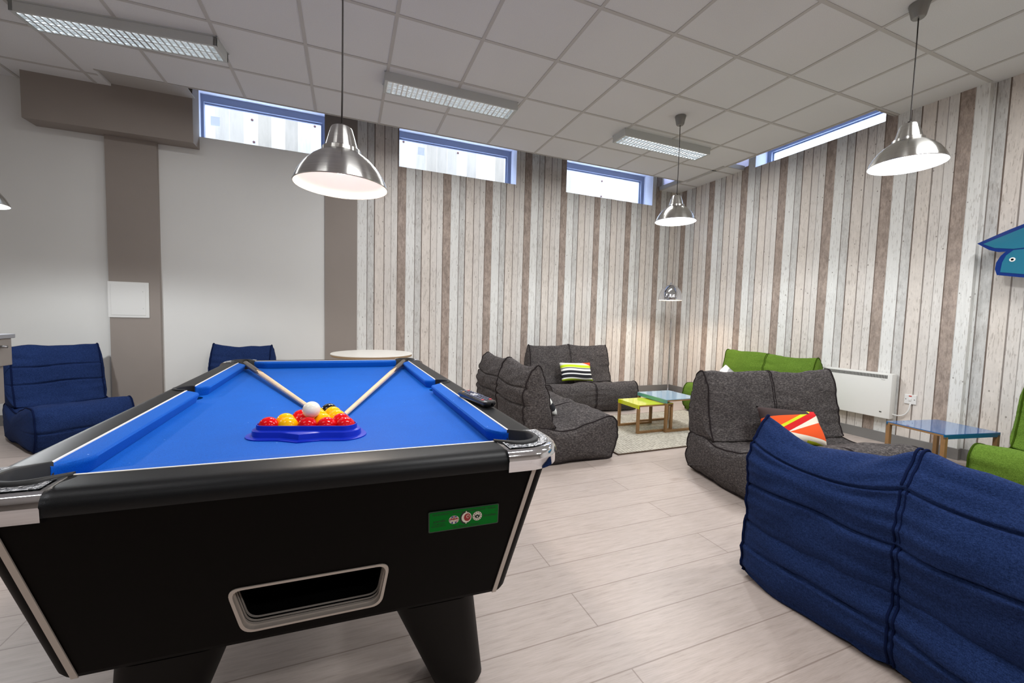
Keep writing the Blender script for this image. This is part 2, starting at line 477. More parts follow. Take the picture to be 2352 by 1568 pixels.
# suspended ceiling
bm = bmesh.new()
CE, CX = 1.70, 7.775
parts = [(X0, CX, Y0, CE), (CX, XW + .06, Y0, -.585), (7.735, XW, 1.03, YW), (X0, 1.305, CE, YW)]
for a, b, c, d in parts:
    bx(bm, a, b, c, d, ZC, ZC + .035)
struct('ceiling', bm, M['tile'])
bm = bmesh.new(); w = .012; zb = ZC - .004
def inceil(x, y): return any(a - .001 <= x <= b + .001 and c - .001 <= y <= d + .001 for a, b, c, d in parts)
def bar(x0, x1, y0, y1): bx(bm, x0, x1, y0, y1, zb, ZC + .002)
k = 0
for i in range(-2, 14):
    x = .6 * i
    if x > X0: bar(x - w, x + w, Y0, YW if x < 1.25 else CE - .001)
for j in range(-10, 4):
    y = .6 * j; xe = (CX if y > -.585 else XW) if y < CE else 1.29
    xs = [X0] + [.6*i for i in range(-1, 14) if .6*i < xe - .02] + [xe]
    for q, (xa, xb) in enumerate(zip(xs, xs[1:])):
        bar(xa + (w if q else 0), xb - (w if q < len(xs) - 2 else 0), y - w, y + w)
bar(7.76, XW, 1.2 - w, 1.2 + w); bar(7.76, XW, 1.8 - w, 1.8 + w); bar(7.735, 7.76, 1.03, YW)
struct('trim_1', bm, M['bar'])
bm = bmesh.new()      # edge trims along the open ceiling edges
for a, b, c, d in ((1.305, 7.735, CE, CE + .015), (1.290, 1.291, CE, CE), (CX, CX + .015, -.585, 1.03), (7.72, 7.735, CE + .015, YW), (7.79, XW, 1.015, 1.03), (CX + .015, XW, -.585, -.57)):
    if d > c and b > a: bx(bm, a, b, c, d, ZC - .005, ZC + .05)
bx(bm, 1.305, 1.93, CE + .015, 1.985, ZC + .02, ZC + .03)
struct('trim_2', bm, M['tile_edge'])
# taupe bulkhead and piers on the left
struct('trim_3', box(.70, 1.91, 1.985, YW, 2.705, ZS), M['taupe'])
bm = box(1.185, 1.575, YW - .045, YW, 0, 2.705); struct('trim_4', bm, M['taupe'])
bm = box(3.06, 3.40, YW - .012, YW, 0, ZS); struct('trim_5', bm, M['taupe'])
# skirting
bm = box(X0, XW, YW - .015, YW, 0, .095); struct('baseboard_back', bm, M['skirting'])
bm = box(XW - .015, XW, -1.20, YW, 0, .095); bx(bm, XW + .04, XW + .055, Y0, -1.215, 0, .095); bx(bm, XW - .015, XW + .055, -1.215, -1.20, 0, .095)
struct('baseboard_right', bm, M['skirting'])

def glass_mat():
    t = NT('window_glass'); nt = t.t
    tr = nt.nodes.new('ShaderNodeBsdfTransparent'); gl = nt.nodes.new('ShaderNodeBsdfGlossy'); gl.inputs['Roughness'].default_value = .02
    mx = nt.nodes.new('ShaderNodeMixShader'); mx.inputs[0].default_value = .06
    nt.links.new(tr.outputs[0], mx.inputs[1]); nt.links.new(gl.outputs[0], mx.inputs[2]); nt.links.new(mx.outputs[0], t.out.inputs[0])
    return t.m
M['glass'] = glass_mat()

def window(idx, u0, u1, z0, z1, to3, depth=.25, fw=.05, closed=False):
    """reveal, frame and pane; to3(u, d, z) with d the depth behind the wall face"""
    bm = bmesh.new()
    for q in ([(u0,0,z0),(u1,0,z0),(u1,depth,z0),(u0,depth,z0)], [(u0,0,z1),(u1,0,z1),(u1,depth,z1),(u0,depth,z1)][:0 if closed else 4],
              [(u0,0,z0),(u0,0,z1),(u0,depth,z1),(u0,depth,z0)], [(u1,0,z0),(u1,0,z1),(u1,depth,z1),(u1,depth,z0)]):
        if q: quad(bm, [to3(*p) for p in q])
    if closed: quad(bm, [to3(*p) for p in ((u0,depth,z0),(u1,depth,z0),(u1,depth,z1),(u0,depth,z1))])
    o = struct(f'window_{idx}' if not closed else f'trim_{idx}', bm, M['lilac'] if closed else M['reveal'])
    if closed: return
    bm = bmesh.new()
    def fb(a, b, c, d, e, f):
        vs = bx(bm, a, b, e, f, c, d)
        for v in vs: v.co = Vector(to3(v.co.x, v.co.y, v.co.z))
    d0, d1 = depth - .04, depth + .01
    for (a, b, c, d) in ((u0, u1, z1 - fw*1.45, z1), (u0, u1, z0, z0 + fw*.9), (u0, u0 + fw*.5, z0 + fw*.9, z1 - fw*1.45), (u1 - fw, u1, z0 + fw*.9, z1 - fw*1.45)):
        fb(a, b, c, d, d0, d1)
    for (a, b, c, d) in ((u0 + fw*.5, u1 - fw, z1 - fw*1.75, z1 - fw*1.45), (u1 - fw*1.3, u1 - fw, z0 + fw*.9, z1 - fw*1.75)):
        fb(a, b, c, d, d0 + .03, d1)
    f = link('window_frame', bm, M['frame'], o)
    bm = bmesh.new(); e = depth - .02
    quad(bm, [to3(*p) for p in ((u0+fw*.5,e,z0+fw*.5),(u1-fw,e,z0+fw*.5),(u1-fw,e,z1-fw),(u0+fw*.5,e,z1-fw))])
    link('pane', bm, M['glass'], f)
    if idx in (1, 2):
        a, c = ((1.951, 3.047), (4.111, 3.105))[idx - 1]; e = depth - .026
        bm = bmesh.new(); quad(bm, [to3(a, e, c), to3(a + .082, e, c), to3(a + .082, e, c + .095), to3(a, e, c + .095)])
        link('sticker', bm, M['sticker'], f)
for i, W in enumerate(WIN): window(i + 1, *W, lambda u, d, z: (u, YW + d, z))
window(4, *RWIN, lambda u, d, z: (XW + d, u, z))
window(6, *NOTCH, lambda u, d, z: (u, YW + d, z), closed=True)
window(7, *RN, lambda u, d, z: (XW + d, u, z), closed=True)

# fence outside
fn = thing('timber_fence', 'sunlit pale timber board fence seen through the high windows', 'fence', (5, 4.0, 0))
link('fence_boards', box(-5.5, 4.5, -.02, .02, .2, 4.6), M['fence'], fn)
bm = bmesh.new()
proto_bolt = None
BOLTS = ((2.044, 3.783), (2.063, 3.482), (2.844, 3.847), (4.126, 3.856), (5.017, 3.83), (7.88, 3.779), (7.874, 3.488))
def P_fence(x, z): return (x - 5, -.028, z)
for x, z in BOLTS:
    b = bmesh.new(); lathe(b, [(0, 0), (.017, 0), (.014, .01), (0, .012)], 10)
    bmesh.ops.rotate(b, verts=b.verts, matrix=Matrix.Rotation(PI/2, 3, 'X'))
    if proto_bolt is None: proto_bolt = link('bolt', b, M['bolt'], fn, True, P_fence(x, z))
    else:
        b.free(); c = proto_bolt.copy(); COL.objects.link(c); c.location = P_fence(x, z)
bm.free()

# ------------------------------------------------------------------ ceiling luminaires
def luminaire(name, label, loc, rz, proto=None):
    if proto is not None:
        t = copy_tree(proto); t.location = loc; t.rotation_euler = (0, 0, rz); t['label'] = label; return t
    t = thing(name, label, 'ceiling light', loc, rz, 'twin tube ceiling lights')
    L, W, H = 1.18, .215, .075
    bm = bmesh.new()
    for a, b, c, d, z0, z1 in ((-L/2, L/2, -W/2, W/2, -.012, 0), (-L/2, L/2, -W/2, -W/2 + .016, -H, -.01), (-L/2, L/2, W/2 - .016, W/2, -H, -.01),
                       (-L/2, -L/2 + .022, -W/2, W/2, -H, -.01), (L/2 - .022, L/2, -W/2, W/2, -H, -.01)):
        bx(bm, a, b, c, d, z0, z1)
    link('housing', bm, M['lightgrey'], t)
    bm = bmesh.new(); x0, x1 = -L/2 + .022, L/2 - .022; w2 = W/2 - .016
    for yc in (-w2/2, w2/2):                    # curved trough sides
        for s in (-1, 1):
            for k in range(4):
                a0, a1 = k/4, (k+1)/4
                f = lambda a: (yc + s*(w2/2 - .002 - .012*(1 - a)**2), -H + .002 + .05*a)
                (ya, za), (yb, zb_) = f(a0), f(a1)
                ya = yc + s*(w2/2 - .018*a0*a0); yb = yc + s*(w2/2 - .018*a1*a1)
                quad(bm, [(x0, ya, za), (x1, ya, za), (x1, yb, zb_), (x0, yb, zb_)])
        n = 27
        for i in range(n + 1):                  # parabolic cross blades
            x = x0 + (x1 - x0)*i/n
            for s in (-1, 1):
                quad(bm, [(x + s*.006, yc - w2/2, -H + .002), (x + s*.006, yc + w2/2, -H + .002), (x, yc + w2/2, -H + .032), (x, yc - w2/2, -H + .032)])
            quad(bm, [(x - .006, yc - w2/2, -H + .002), (x + .006, yc - w2/2, -H + .002), (x + .006, yc + w2/2, -H + .002), (x - .006, yc + w2/2, -H + .002)])
    quad(bm, [(x0, -.004, -H + .001), (x1, -.004, -H + .001), (x1, .004, -H + .001), (x0, .004, -H + .001)])
    link('louvre', bm, M['louvre'], t)
    for yc in (-w2/2, w2/2):
        bm = bmesh.new(); tube(bm, [(x0 + .02, yc, -.028), (x1 - .02, yc, -.026)], .011, 10)
        link('tube', bm, M['tube'], t, True)
    for sx_ in (-1, 1):
        for sy in (-1, 1):
            bm = bmesh.new(); lathe(bm, [(0, -.006), (.006, -.004), (.007, 0)], 10)
            link('corner_screw', bm, M['chrome'], t, True, (sx_*(L/2 + .001), sy*(W/2 + .001), -.004))
    return t
LUM = luminaire('ceiling_light', 'twin tube ceiling light between the first and second pendants, above the plank wall window', (4.17, .80, ZC), 0)
luminaire('', 'long twin tube ceiling light at top left over the taupe bulkhead side', (1.83, .93, ZC), math.radians(-6.5), LUM)
luminaire('', 'farthest twin tube ceiling light, beside the corner pendant rose', (6.56, .80, ZC), 0, LUM)

def lamp(name, typ, loc, energy, col=(1, 1, 1), **kw):
    d = bpy.data.lights.new(name, typ); d.energy = energy; d.color = col
    for k, v in kw.items(): setattr(d, k, v)
    o = bpy.data.objects.new(name, d); COL.objects.link(o); o.location = loc; return o
CEIL_LAMPS = [(4.17, .80), (1.83, .93), (6.56, .80), (4.2, -2.2), (6.6, -2.2), (1.8, -2.2), (4.2, -4.6), (6.6, -4.6), (1.8, -4.6)]
for x, y in CEIL_LAMPS[3:]:  # lamps added out of view for fill; no fitting is built there
    d = lamp('ceiling_area_light', 'AREA', (x, y, ZC - .09), 10 if x < 3 else 36, (1, 1, 1), shape='RECTANGLE', size=1.1, size_y=.17)
for x, y in CEIL_LAMPS[:3]:
    d = lamp('ceiling_area_light', 'AREA', (x, y, ZC - .09), 5 if x < 3 else 25, (1, 1, 1), shape='RECTANGLE', size=1.1, size_y=.17)

# ------------------------------------------------------------------ pendants
def pendant(label, x, y, zr, warm, r=.19, strength=10):
    t = thing('pendant_lamp', label, 'pendant lamp', (x, y, ZC), 0, 'brushed metal dome pendants')
    z = zr - ZC; k = r / .19
    prof = [(.19, 0), (.1915, .004), (.186, .02), (.172, .05), (.150, .083), (.122, .112), (.098, .130), (.082, .140), (.079, .142), (.0785, .157), (.075, .160), (.068, .161), (.056, .205), (.044, .244), (.040, .250), (.012, .252)]
    bm = bmesh.new(); lathe(bm, [(a*k, z + b*k) for a, b in prof], 64)
    link('shade', bm, M['alu'], t, auto=28)
    inn = [(.1885, .001), (.183, .02), (.169, .049), (.147, .081), (.119, .109), (.092, .128), (.06, .138), (.045, .14), (.0, .141)]
    bm = bmesh.new(); lathe(bm, [(a*k, z + b*k) for a, b in inn], 64)
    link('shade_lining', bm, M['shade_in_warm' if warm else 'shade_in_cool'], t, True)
    bm = bmesh.new(); lathe(bm, [(0, z + .055*k), (.02, z + .06*k), (.03, z + .08*k), (.028, z + .1*k), (.014, z + .125*k), (.012, z + .14*k)], 20)
    link('bulb', bm, M['bulb'], t, True)
    bm = bmesh.new(); tube(bm, [(0, 0, -.06), (.004, 0, z*.35), (.003, 0, z*.7), (0, 0, z + .25*k)], .0035, 8)
    bx(bm, -.008, .008, -.008, .008, z + .25*k, z + .268*k)
    link('cord', bm, M['cord'], t, True)
    bm = bmesh.new(); lathe(bm, [(.05, 0), (.052, -.006), (.046, -.03), (.036, -.078), (.03, -.086), (0, -.088)], 32)
    link('ceiling_rose', bm, M['rose'], t, auto=40)
    lamp('pendant_light', 'SPOT', (x, y, zr + .018*k), strength, (1, .88, .76) if warm else (.95, .98, 1), spot_size=math.radians(174), spot_blend=.35, shadow_soft_size=.05)
    return t
pendant('brushed metal dome pendant hanging low over the pool table', 3.27, -.995, 1.652, True, strength=30)
pendant('brushed metal dome pendant hanging in front of the room corner, its whole rose in view', 6.30, .27, 2.088, False, strength=48)
pendant('brushed metal dome pendant at upper right in front of the plank wall', 6.56, -1.42, 2.128, False, strength=20)
pendant('brushed metal dome pendant cut off by the left edge of the picture', 1.22, .46, 1.690, False, strength=52)

# ------------------------------------------------------------------ arc floor lamp in the corner
t = thing('arc_floor_lamp', 'chrome floor lamp with small dome shade standing in the corner', 'floor lamp', (7.96, 2.04, 0))
bm = bmesh.new(); lathe(bm, [(.0, .03), (.10, .03), (.115, .02), (.115, 0), (0, 0)], 32); link('base', bm, M['chrome'], t, auto=40)
S = Vector((7.30, 1.37, 0)) - Vector((7.96, 2.04, 0))
pts = [(0, 0, .02), (0, 0, .8), (0, 0, 1.15)] + [(S.x*q, S.y*q, 1.15 + .46*math.sin(q*PI*.62)/math.sin(PI*.5)) for q in (.08, .2, .35, .5, .65, .8)]
pts += [(S.x*.93, S.y*.93, 1.618), (S.x, S.y, 1.605)]
bm = bmesh.new(); tube(bm, cat_rom(pts, 40, False), .011, 12); link('pole', bm, M['chrome'], t, True)
bm = bmesh.new(); R = .152
pr = [(R*math.cos(a), 1.40 + R*1.28*math.sin(a)) for a in [math.radians(q) for q in range(0, 90, 6)]] + [(.0, 1.40 + R*1.28)]
pr = [(R*.985, 1.385)] + pr
lathe(bm, pr, 48); bmesh.ops.translate(bm, verts=bm.verts, vec=(S.x, S.y, 0)); link('shade', bm, M['chrome'], t, True)
bm = bmesh.new(); lathe(bm, [(R*.97, 1.386)] + [(R*.96*math.cos(a), 1.40 + R*1.22*math.sin(a)) for a in [math.radians(q) for q in range(0, 91, 10)]], 48)
bmesh.ops.translate(bm, verts=bm.verts, vec=(S.x, S.y, 0)); link('shade_lining', bm, M['shade_in_warm'], t, True)
bm = bmesh.new(); lathe(bm, [(0, 1.618), (.012, 1.615), (.014, 1.6), (.01, 1.590)], 16); bmesh.ops.translate(bm, verts=bm.verts, vec=(S.x, S.y, 0)); link('finial', bm, M['chrome'], t, True)
lamp('arc_lamp_light', 'SPOT', (7.30, 1.37, 1.43), 26, (1, .78, .58), spot_size=math.radians(160), spot_blend=.8, shadow_soft_size=.04)

# ------------------------------------------------------------------ pool table
NL, NR, FL, FR = Vector((2.764, -1.994)), Vector((3.699, -2.034)), Vector((2.713, -.129)), Vector((3.664, -.159))
TC = Vector((3.21, -1.08, 0))
def T(a, b, z):
    s = (a + .47)/.94; u = (b + .935)/1.87
    p = NL*((1-s)*(1-u)) + NR*(s*(1-u)) + FL*((1-s)*u) + FR*(s*u)
    return Vector((p.x - TC.x, p.y - TC.y, z))
def warp(bm):
    for v in bm.verts: v.co = T(v.co.x, v.co.y, v.co.z)
    bmesh.ops.recalc_face_normals(bm, faces=bm.faces)
    return bm
pool = thing('pool_table', 'black pool table with blue cloth and chrome pocket corners', 'pool table', TC)
ZT, ZB = .805, .765
# cabinet: tapered body with rounded corners, open in front for the ball return
def body_loop(ha, hb, z, r=.03): return [(x, y, z) for x, y in rrect(ha, hb, r, 8)]
def fpanel(a, z, out=0.0):
    """point on the front panel plane"""
    b = -1.007 + (.76 - z)/.34*.067
    return (a, b - out, z)
SEC = [(.512, 1.007, .762), (.442, .94, .432), (.437, .935, .421), (.427, .925, .417)]
bm = bmesh.new(); loops = []
for ha, hb, z in SEC: loops.append(body_loop(ha, hb, z))
R_ = [[bm.verts.new(p) for p in lp] for lp in loops]; n = len(R_[0])
for k, (A, B) in enumerate(zip(R_, R_[1:])):
    for i in range(n):
        j = (i + 1) % n
        if k == 0 and A[i].co.y < -1.0 and A[j].co.y < -1.0 and abs(A[i].co.x - A[j].co.x) > .5: continue
        bm.faces.new((A[i], A[j], B[j], B[i]))
bm.faces.new(R_[-1])
# hole in front panel
hole2 = []
crn = [(-.1537, .5551), (.1452, .5565), (.1300, .4574), (-.1310, .4543)]
def rounded(crn, r, n=6):
    out = []; N = len(crn)
    for i in range(N):
        p = Vector(crn[i]); a = (Vector(crn[i-1]) - p).normalized()*r; b = (Vector(crn[(i+1) % N]) - p).normalized()*r
        for k in range(n + 1):
            q = k/n; out.append(tuple((p + a)*(1-q)**2 + p*2*q*(1-q) + (p + b)*q*q))
    return out
hl = rounded(crn, .022)
fl = [fpanel(-.482, .762), fpanel(.482, .762), fpanel(.412, .432), fpanel(-.412, .432)]
fillpoly(bm, [fl, [fpanel(a, z) for a, z in hl]])
bmesh.ops.remove_doubles(bm, verts=bm.verts, dist=.0005)
body = link('cabinet', warp(bm), M['cabinet'], pool, auto=35)
bm = bmesh.new()
inner = [(fpanel(a, z)[0]*1.02, fpanel(a, z)[1] + .14, .505 + (z - .505)*1.05) for a, z in hl]
loft(bm, [[fpanel(a, z) for a, z in hl], inner], cap0=False)
link('return_tray', warp(bm), M['void_black'], pool)
bm = bmesh.new()
cz = .505
def ringpts(s, out): return [fpanel(a*(1 + s), cz + (z - cz)*(1 + s*2.2), out) for a, z in hl]
loft(bm, [ringpts(.045, 0), ringpts(.045, .003), ringpts(0, .003), ringpts(0, -.02)], False, False)
for dpt, s in ((.010, .0), (.022, .0), (.034, 0)):
    lp = [(a, b + dpt, z) for a, b, z in [fpanel(p, q) for p, q in hl]]
    loft(bm, [[(a*1.0, b, cz + (z-cz)*1.0) for a, b, z in lp], [(a*.983, b, cz + (z-cz)*.955) for a, b, z in lp], [(a*.983, b + .003, cz + (z-cz)*.955) for a, b, z in lp]], False, False)
link('return_trim', warp(bm), M['silver'], pool)
for s in (-1, 1):
    bm = bmesh.new()
    a0, a1 = s*.470, s*.480; c0, c1 = s*.400, s*.4105
    A = [fpanel(a0, .762, .001), fpanel(a1, .762, .001), fpanel(c1, .425, .001), fpanel(c0, .425, .001)]
    Bq = [fpanel(a0, .762, .0035), fpanel(a1, .762, .0035), fpanel(c1, .425, .0035), fpanel(c0, .425, .0035)]
    loft(bm, [A, Bq]); link('edge_strip', warp(bm), M['silver'], pool)
# rails
def rail_layers(pl):  # offset o outward, z
    return pl
RP = [(0.0, ZT), (.052, ZT), (.066, ZT - .003), (.078, ZT - .010), (.085, ZT - .021), (.086, ZT - .034), (.080, ZT - .043), (.04, ZT - .045), (0.0, ZT - .045)]
def end_rail(sg):
    bm = bmesh.new(); hb = sg*.935
    loft(bm, [[(a, hb + sg*o, z) for o, z in RP] for a in (-.403, 0, .403)])
    return bm
def side_rail(sg):
    """notched at the middle pocket"""
    bm = bmesh.new(); ha = sg*.47; pb = .0; pr_ = .047
    bs = [-.862]; cut = [0]
    for k in range(17):
        a = PI*k/16; bs.append(pb - pr_*math.cos(a)); cut.append(pr_*math.sin(a))
    bs.append(.862); cut.append(0)
    loft(bm, [[(ha + sg*max(o, c), b, z) for o, z in RP] for b, c in zip(bs, cut)])
    return bm
for f, sg in ((end_rail, -1), (end_rail, 1), (side_rail, -1), (side_rail, 1)):
    link('rail', warp(f(sg)), M['rail'], pool, auto=50)
# corner caps with pocket rings; built for +,+ and mirrored
PC = Vector((.457, .922)); RI, RO = .046, .060
E1, E2 = Vector((.403, .935)), Vector((.47, .862))
def arc_pts(r, n=20):
    """U shaped line from the end rail side round the pocket to the side rail side"""
    a1 = math.radians(120); a2 = math.radians(-30)
    mid = [PC + Vector((math.cos(a1 + (a2 - a1)*i/n), math.sin(a1 + (a2 - a1)*i/n)))*r for i in range(n + 1)]
    return mid
def cap_outline(inset, top=True):
    ro = .10; ox, oy = .556 - inset, 1.021 - inset; cx, cy = .556 - ro, 1.021 - ro
    pts = [Vector((.403, .935)), Vector((.403, oy))]
    for i in range(13):
        a = PI/2*(1 - i/12); pts.append(Vector((cx + (ro - inset)*math.cos(a), cy + (ro - inset)*math.sin(a))))
    pts += [Vector((ox, .862)), Vector((.47, .862))]
    return pts
for sa in (-1, 1):
    for sb in (-1, 1):
        S2 = lambda p, z: (sa*p.x, sb*p.y, z)
        inner_ = [E2] + arc_pts(RO)[::-1] + [E1]
        bm = bmesh.new()
        full = lambda ins, z: [S2(p, z) for p in cap_outline(ins)] + [S2(p, z) for p in inner_[1:-1]]
        loft(bm, [full(.006, ZT - .050), full(-.004, ZT - .046), full(-.005, ZT - .024), full(-.007, ZT - .020), full(-.004, ZT - .010), full(.001, ZT - .003), full(.008, ZT + .001), full(.012, ZT + .0015)], True, False)
        lp = full(.012, ZT + .0015)
        fillpoly(bm, [lp]); bmesh.ops.remove_doubles(bm, verts=bm.verts, dist=.0002)
        cap = link('corner_cap', warp(bm), M['chrome'], pool, auto=35)
        bm = bmesh.new()
        tex = [Vector((.412, .950)), Vector((.412, 1.004))] + [Vector((.456 + .084*math.cos(PI/2*(1-i/10)), .921 + .084*math.sin(PI/2*(1-i/10)))) for i in range(11)] + [Vector((.540, .871)), Vector((.488, .871))]
        inn = [PC + Vector((math.cos(a), math.sin(a)))*(RO + .003) for a in [math.radians(-28 + 146*i/16) for i in range(17)]]
        fillpoly(bm, [[S2(p, ZT + .0035) for p in tex + inn]])
        link('textured_inlay', warp(bm), M['chrome_tex'], cap)
        # rubber ring
        bm = bmesh.new(); secs = []
        o_ = [E1 + Vector((-.004, .004))] + arc_pts(RO) + [E2 + Vector((.004, -.004))]
        i_ = [E1 + Vector((-.004, -.006))] + arc_pts(RI) + [E2 + Vector((-.006, -.004))]
        for q, (po, pi) in enumerate(zip(o_, i_)):
            h = .009 if 0 < q < len(o_) - 1 else .005
            m1 = po.lerp(pi, .2); m2 = po.lerp(pi, .8)
            secs.append([S2(po, ZT - .002), S2(po, ZT + h*.7), S2(m1, ZT + h), S2(m2, ZT + h), S2(pi, ZT + h*.6), S2(pi, ZB - .02)])
        loft(bm, secs); link('pocket_ring', warp(bm), M['rubber'], pool, auto=50)
        bm = bmesh.new()
        rg = [PC + Vector((math.cos(2*PI*i/28), math.sin(2*PI*i/28)))*.05 for i in range(28)]
        loft(bm, [[S2(p, ZB - .004) for p in rg], [S2(p, ZB - .055) for p in rg]], False, True)
        link('pocket_well', warp(bm), M['void_black'], pool)
for sg in (-1, 1):
    bm = bmesh.new(); secs = []
    for k in range(21):
        a = PI*k/20; co, si = -math.cos(a), math.sin(a)
        def q(r, x=0): return (sg*(.47 + r*si), r*co)
        e = .004 if 0 < k < 20 else .002
        secs.append([(*q(.058), ZT + .0005), (*q(.056), ZT + e), (*q(.048), ZT + e), (*q(.044), ZT + e*.5), (*q(.044), ZB - .02)])
    loft(bm, secs); link('pocket_ring', warp(bm), M['rubber'], pool, auto=50)
    bm = bmesh.new()
    rg = [(sg*.478 + .046*math.cos(2*PI*i/28), .046*math.sin(2*PI*i/28)) for i in range(28)]
    loft(bm, [[(*p, ZB - .004) for p in rg], [(*p, ZB - .055) for p in rg]], False, True)
    link('pocket_well', warp(bm), M['void_black'], pool)
# slate bed cloth with pocket notches
out = []
def notch(c, r, a0, a1, n=10):
    for i in range(n + 1):
        a = math.radians(a0 + (a1 - a0)*i/n); out.append((c[0] + r*math.cos(a), c[1] + r*math.sin(a)))
notch((PC.x, -PC.y), .047, 90, 180); notch((-PC.x, -PC.y), .047, 0, 90)
out.append((-.475, -.6)); notch((-.478, 0), .045, -88, 88); out.append((-.475, .6))
notch((-PC.x, PC.y), .047, 270, 360); notch((PC.x, PC.y), .047, 180, 270)
out.append((.475, .6)); notch((.478, 0), .045, 92, 268); out.append((.475, -.6))
bm = bmesh.new(); fillpoly(bm, [out], ZB)
r = bmesh.ops.extrude_face_region(bm, geom=list(bm.faces)); bmesh.ops.translate(bm, verts=[v for v in r['geom'] if isinstance(v, bmesh.types.BMVert)], vec=(0, 0, -.015))
link('bed_cloth', warp(bm), M['cloth'], pool)
# cushions
def cushion(p0, p1, inward, j0, j1, n=10):
    """p0-p1: back line; jaws j0/j1 give how far the nose is cut back"""
    bm = bmesh.new(); p0, p1, inw = Vector(p0), Vector(p1), Vector(inward); d = (p1 - p0); L = d.length; d.normalize()
    W = .046; secs = []
    st = []
    for k in range(n + 1):
        q = k/n; st.append((q*j0, W*(1 - (1 - q)**1.9) if q < 1 else W))
    for k in range(n + 1):
        q = 1 - k/n; st.append((L - q*j1, W*(1 - (1 - q)**1.9) if q < 1 else W))
    for s, w_ in st:
        w_ = max(w_, .004)
        b = p0 + d*s
        def V(o, z): p = b + inw*o; return (p.x, p.y, z)
        secs.append([V(0, ZT - .001), V(w_*.6, ZT - .002), V(w_*.93, ZT - .005), V(w_, ZT - .010), V(w_*.97, ZT - .016), V(max(w_ - .010, .003), ZB + .001), V(0, ZB + .001)])
    loft(bm, secs); return bm
J, JM = .075, .035
for bm in (cushion((-.403, -.935), (.403, -.935), (0, 1), J, J), cushion((-.403, .935), (.403, .935), (0, -1), J, J),
           cushion((-.47, -.862), (-.47, -.047), (1, 0), J, JM), cushion((-.47, .047), (-.47, .862), (1, 0), JM, J),
           cushion((.47, -.862), (.47, -.047), (-1, 0), J, JM), cushion((.47, .047), (.47, .862), (-1, 0), JM, J)):
    link('cushion', warp(bm), M['cloth'], pool, auto=45)
for a0, a1, b0, b1 in ((-.403, .403, -.938, -.9335), (-.403, .403, .9335, .938), (-.473, -.4685, -.862, -.05), (-.473, -.4685, .05, .862), (.4685, .473, -.862, -.05), (.4685, .473, .05, .862)):
    link('inlay_strip', warp(box(a0, a1, b0, b1, ZT - .004, ZT + .0012)), M['inlay'], pool)
# legs
for sa in (-1, 1):
    for sb in (-1, 1):
        bm = bmesh.new(); lv = []
        for q in (0, .25, .5, .75, .93, 1):
            z = .419*(1 - q) if q < 1 else 0
            a0 = .165 + (.318 - .165)*q; a1 = .365 + (.462 - .365)*q
            b0 = .935 - .185*q; b1 = .66 - .06*q
            ins = .006 if q == 1 else 0
            lv.append([(sa*x, sb*y, z) for x, y in rrect((a1 - a0)/2 - ins, (b0 - b1)/2 - ins, .045, 6, (a0 + a1)/2, (b0 + b1)/2)])
        loft(bm, lv); link('leg', warp(bm), M['cabinet'], pool, auto=40)
# name plate
pc = [(.2309, .6735), (.3925, .6735), (.3953, .6242), (.2337, .6233)]
def plate(x, y, out=.004):     # x,y in 0..1 from lower left
    a = (pc[3][0]*(1-x) + pc[2][0]*x)*(1-y) + (pc[0][0]*(1-x) + pc[1][0]*x)*y
    z = (pc[3][1]*(1-x) + pc[2][1]*x)*(1-y) + (pc[0][1]*(1-x) + pc[1][1]*x)*y
    return T(*fpanel(a, z, out))
AR = 3.25
def plate_loop(m, out): return [plate(x/AR + .5, y + .5, out) for x, y in rrect(AR/2 + m, .5 + m, .07, 5)]
bm = bmesh.new(); loft(bm, [plate_loop(.03, .0005), plate_loop(.03, .0025), plate_loop(-.01, .0027)], False, True)
np_ = link('name_plate', bm, M['plate_edge'], pool)
bm = bmesh.new(); loft(bm, [plate_loop(-.02, .0028), plate_loop(-.02, .0032)], False, True); link('plate_face', bm, M['plate_green'], np_)
pf = lambda ox, oy: (lambda x, y: plate((x + ox)/AR + .5, y + oy + .5, .0036))
bm = bmesh.new(); text_bm(bm, '"ENDORSED"  WORLD CHAMPIONSHIP TABLES', .145, pf(0, .36), xs=.98); link('lettering', bm, M['plate_text'], np_)
bm = bmesh.new(); text_bm(bm, '"The Players Choice"', .16, pf(.05, -.385), xs=1.0, shear=.1); link('lettering', bm, M['plate_text'], np_)
bm = bmesh.new(); text_bm(bm, 'aramith.', .2, pf(-1.15, .02), xs=.9); link('lettering', bm, M['plate_text'], np_)
bm = bmesh.new(); text_bm(bm, 'THE BELGIAN', .085, pf(-1.2, -.14), xs=1.1); text_bm(bm, 'BILLIARD BALLS', .085, pf(-1.2, -.24), xs=1.1); link('lettering', bm, M['plate_text'], np_)
bm = bmesh.new(); text_bm(bm, 'Strachan', .2, pf(1.22, .0), xs=.9); text_bm(bm, 'club', .08, pf(1.5, .16)); link('lettering', bm, M['plate_text'], np_)
def disc(bm, cx, cy, rx, ry, out, mi, n=24, a0=0, a1=360):
    vs = [bm.verts.new(plate((cx + rx*math.cos(math.radians(a0 + (a1-a0)*i/n)))/AR + .5, cy + ry*math.sin(math.radians(a0 + (a1-a0)*i/n)) + .5, out)) for i in range(n)]
    bm.faces.new(vs).material_index = mi
def strip(bm, x0, y0, x1, y1, w_, out, mi):
    d = Vector((x1 - x0, y1 - y0)).normalized(); nn = Vector((-d.y, d.x))*w_/2
    quad(bm, [plate(p[0]/AR + .5, p[1] + .5, out) for p in ((x0+nn.x, y0+nn.y), (x1+nn.x, y1+nn.y), (x1-nn.x, y1-nn.y), (x0-nn.x, y0-nn.y))], mi)
MP = [M['p_white'], M['p_red'], M['p_blue'], M['plate_text']]
bm = bmesh.new(); cx, cy = -.50, .0          # flag ball
disc(bm, cx, cy, .235, .215, .0036, 0); disc(bm, cx, cy, .225, .205, .0037, 2)
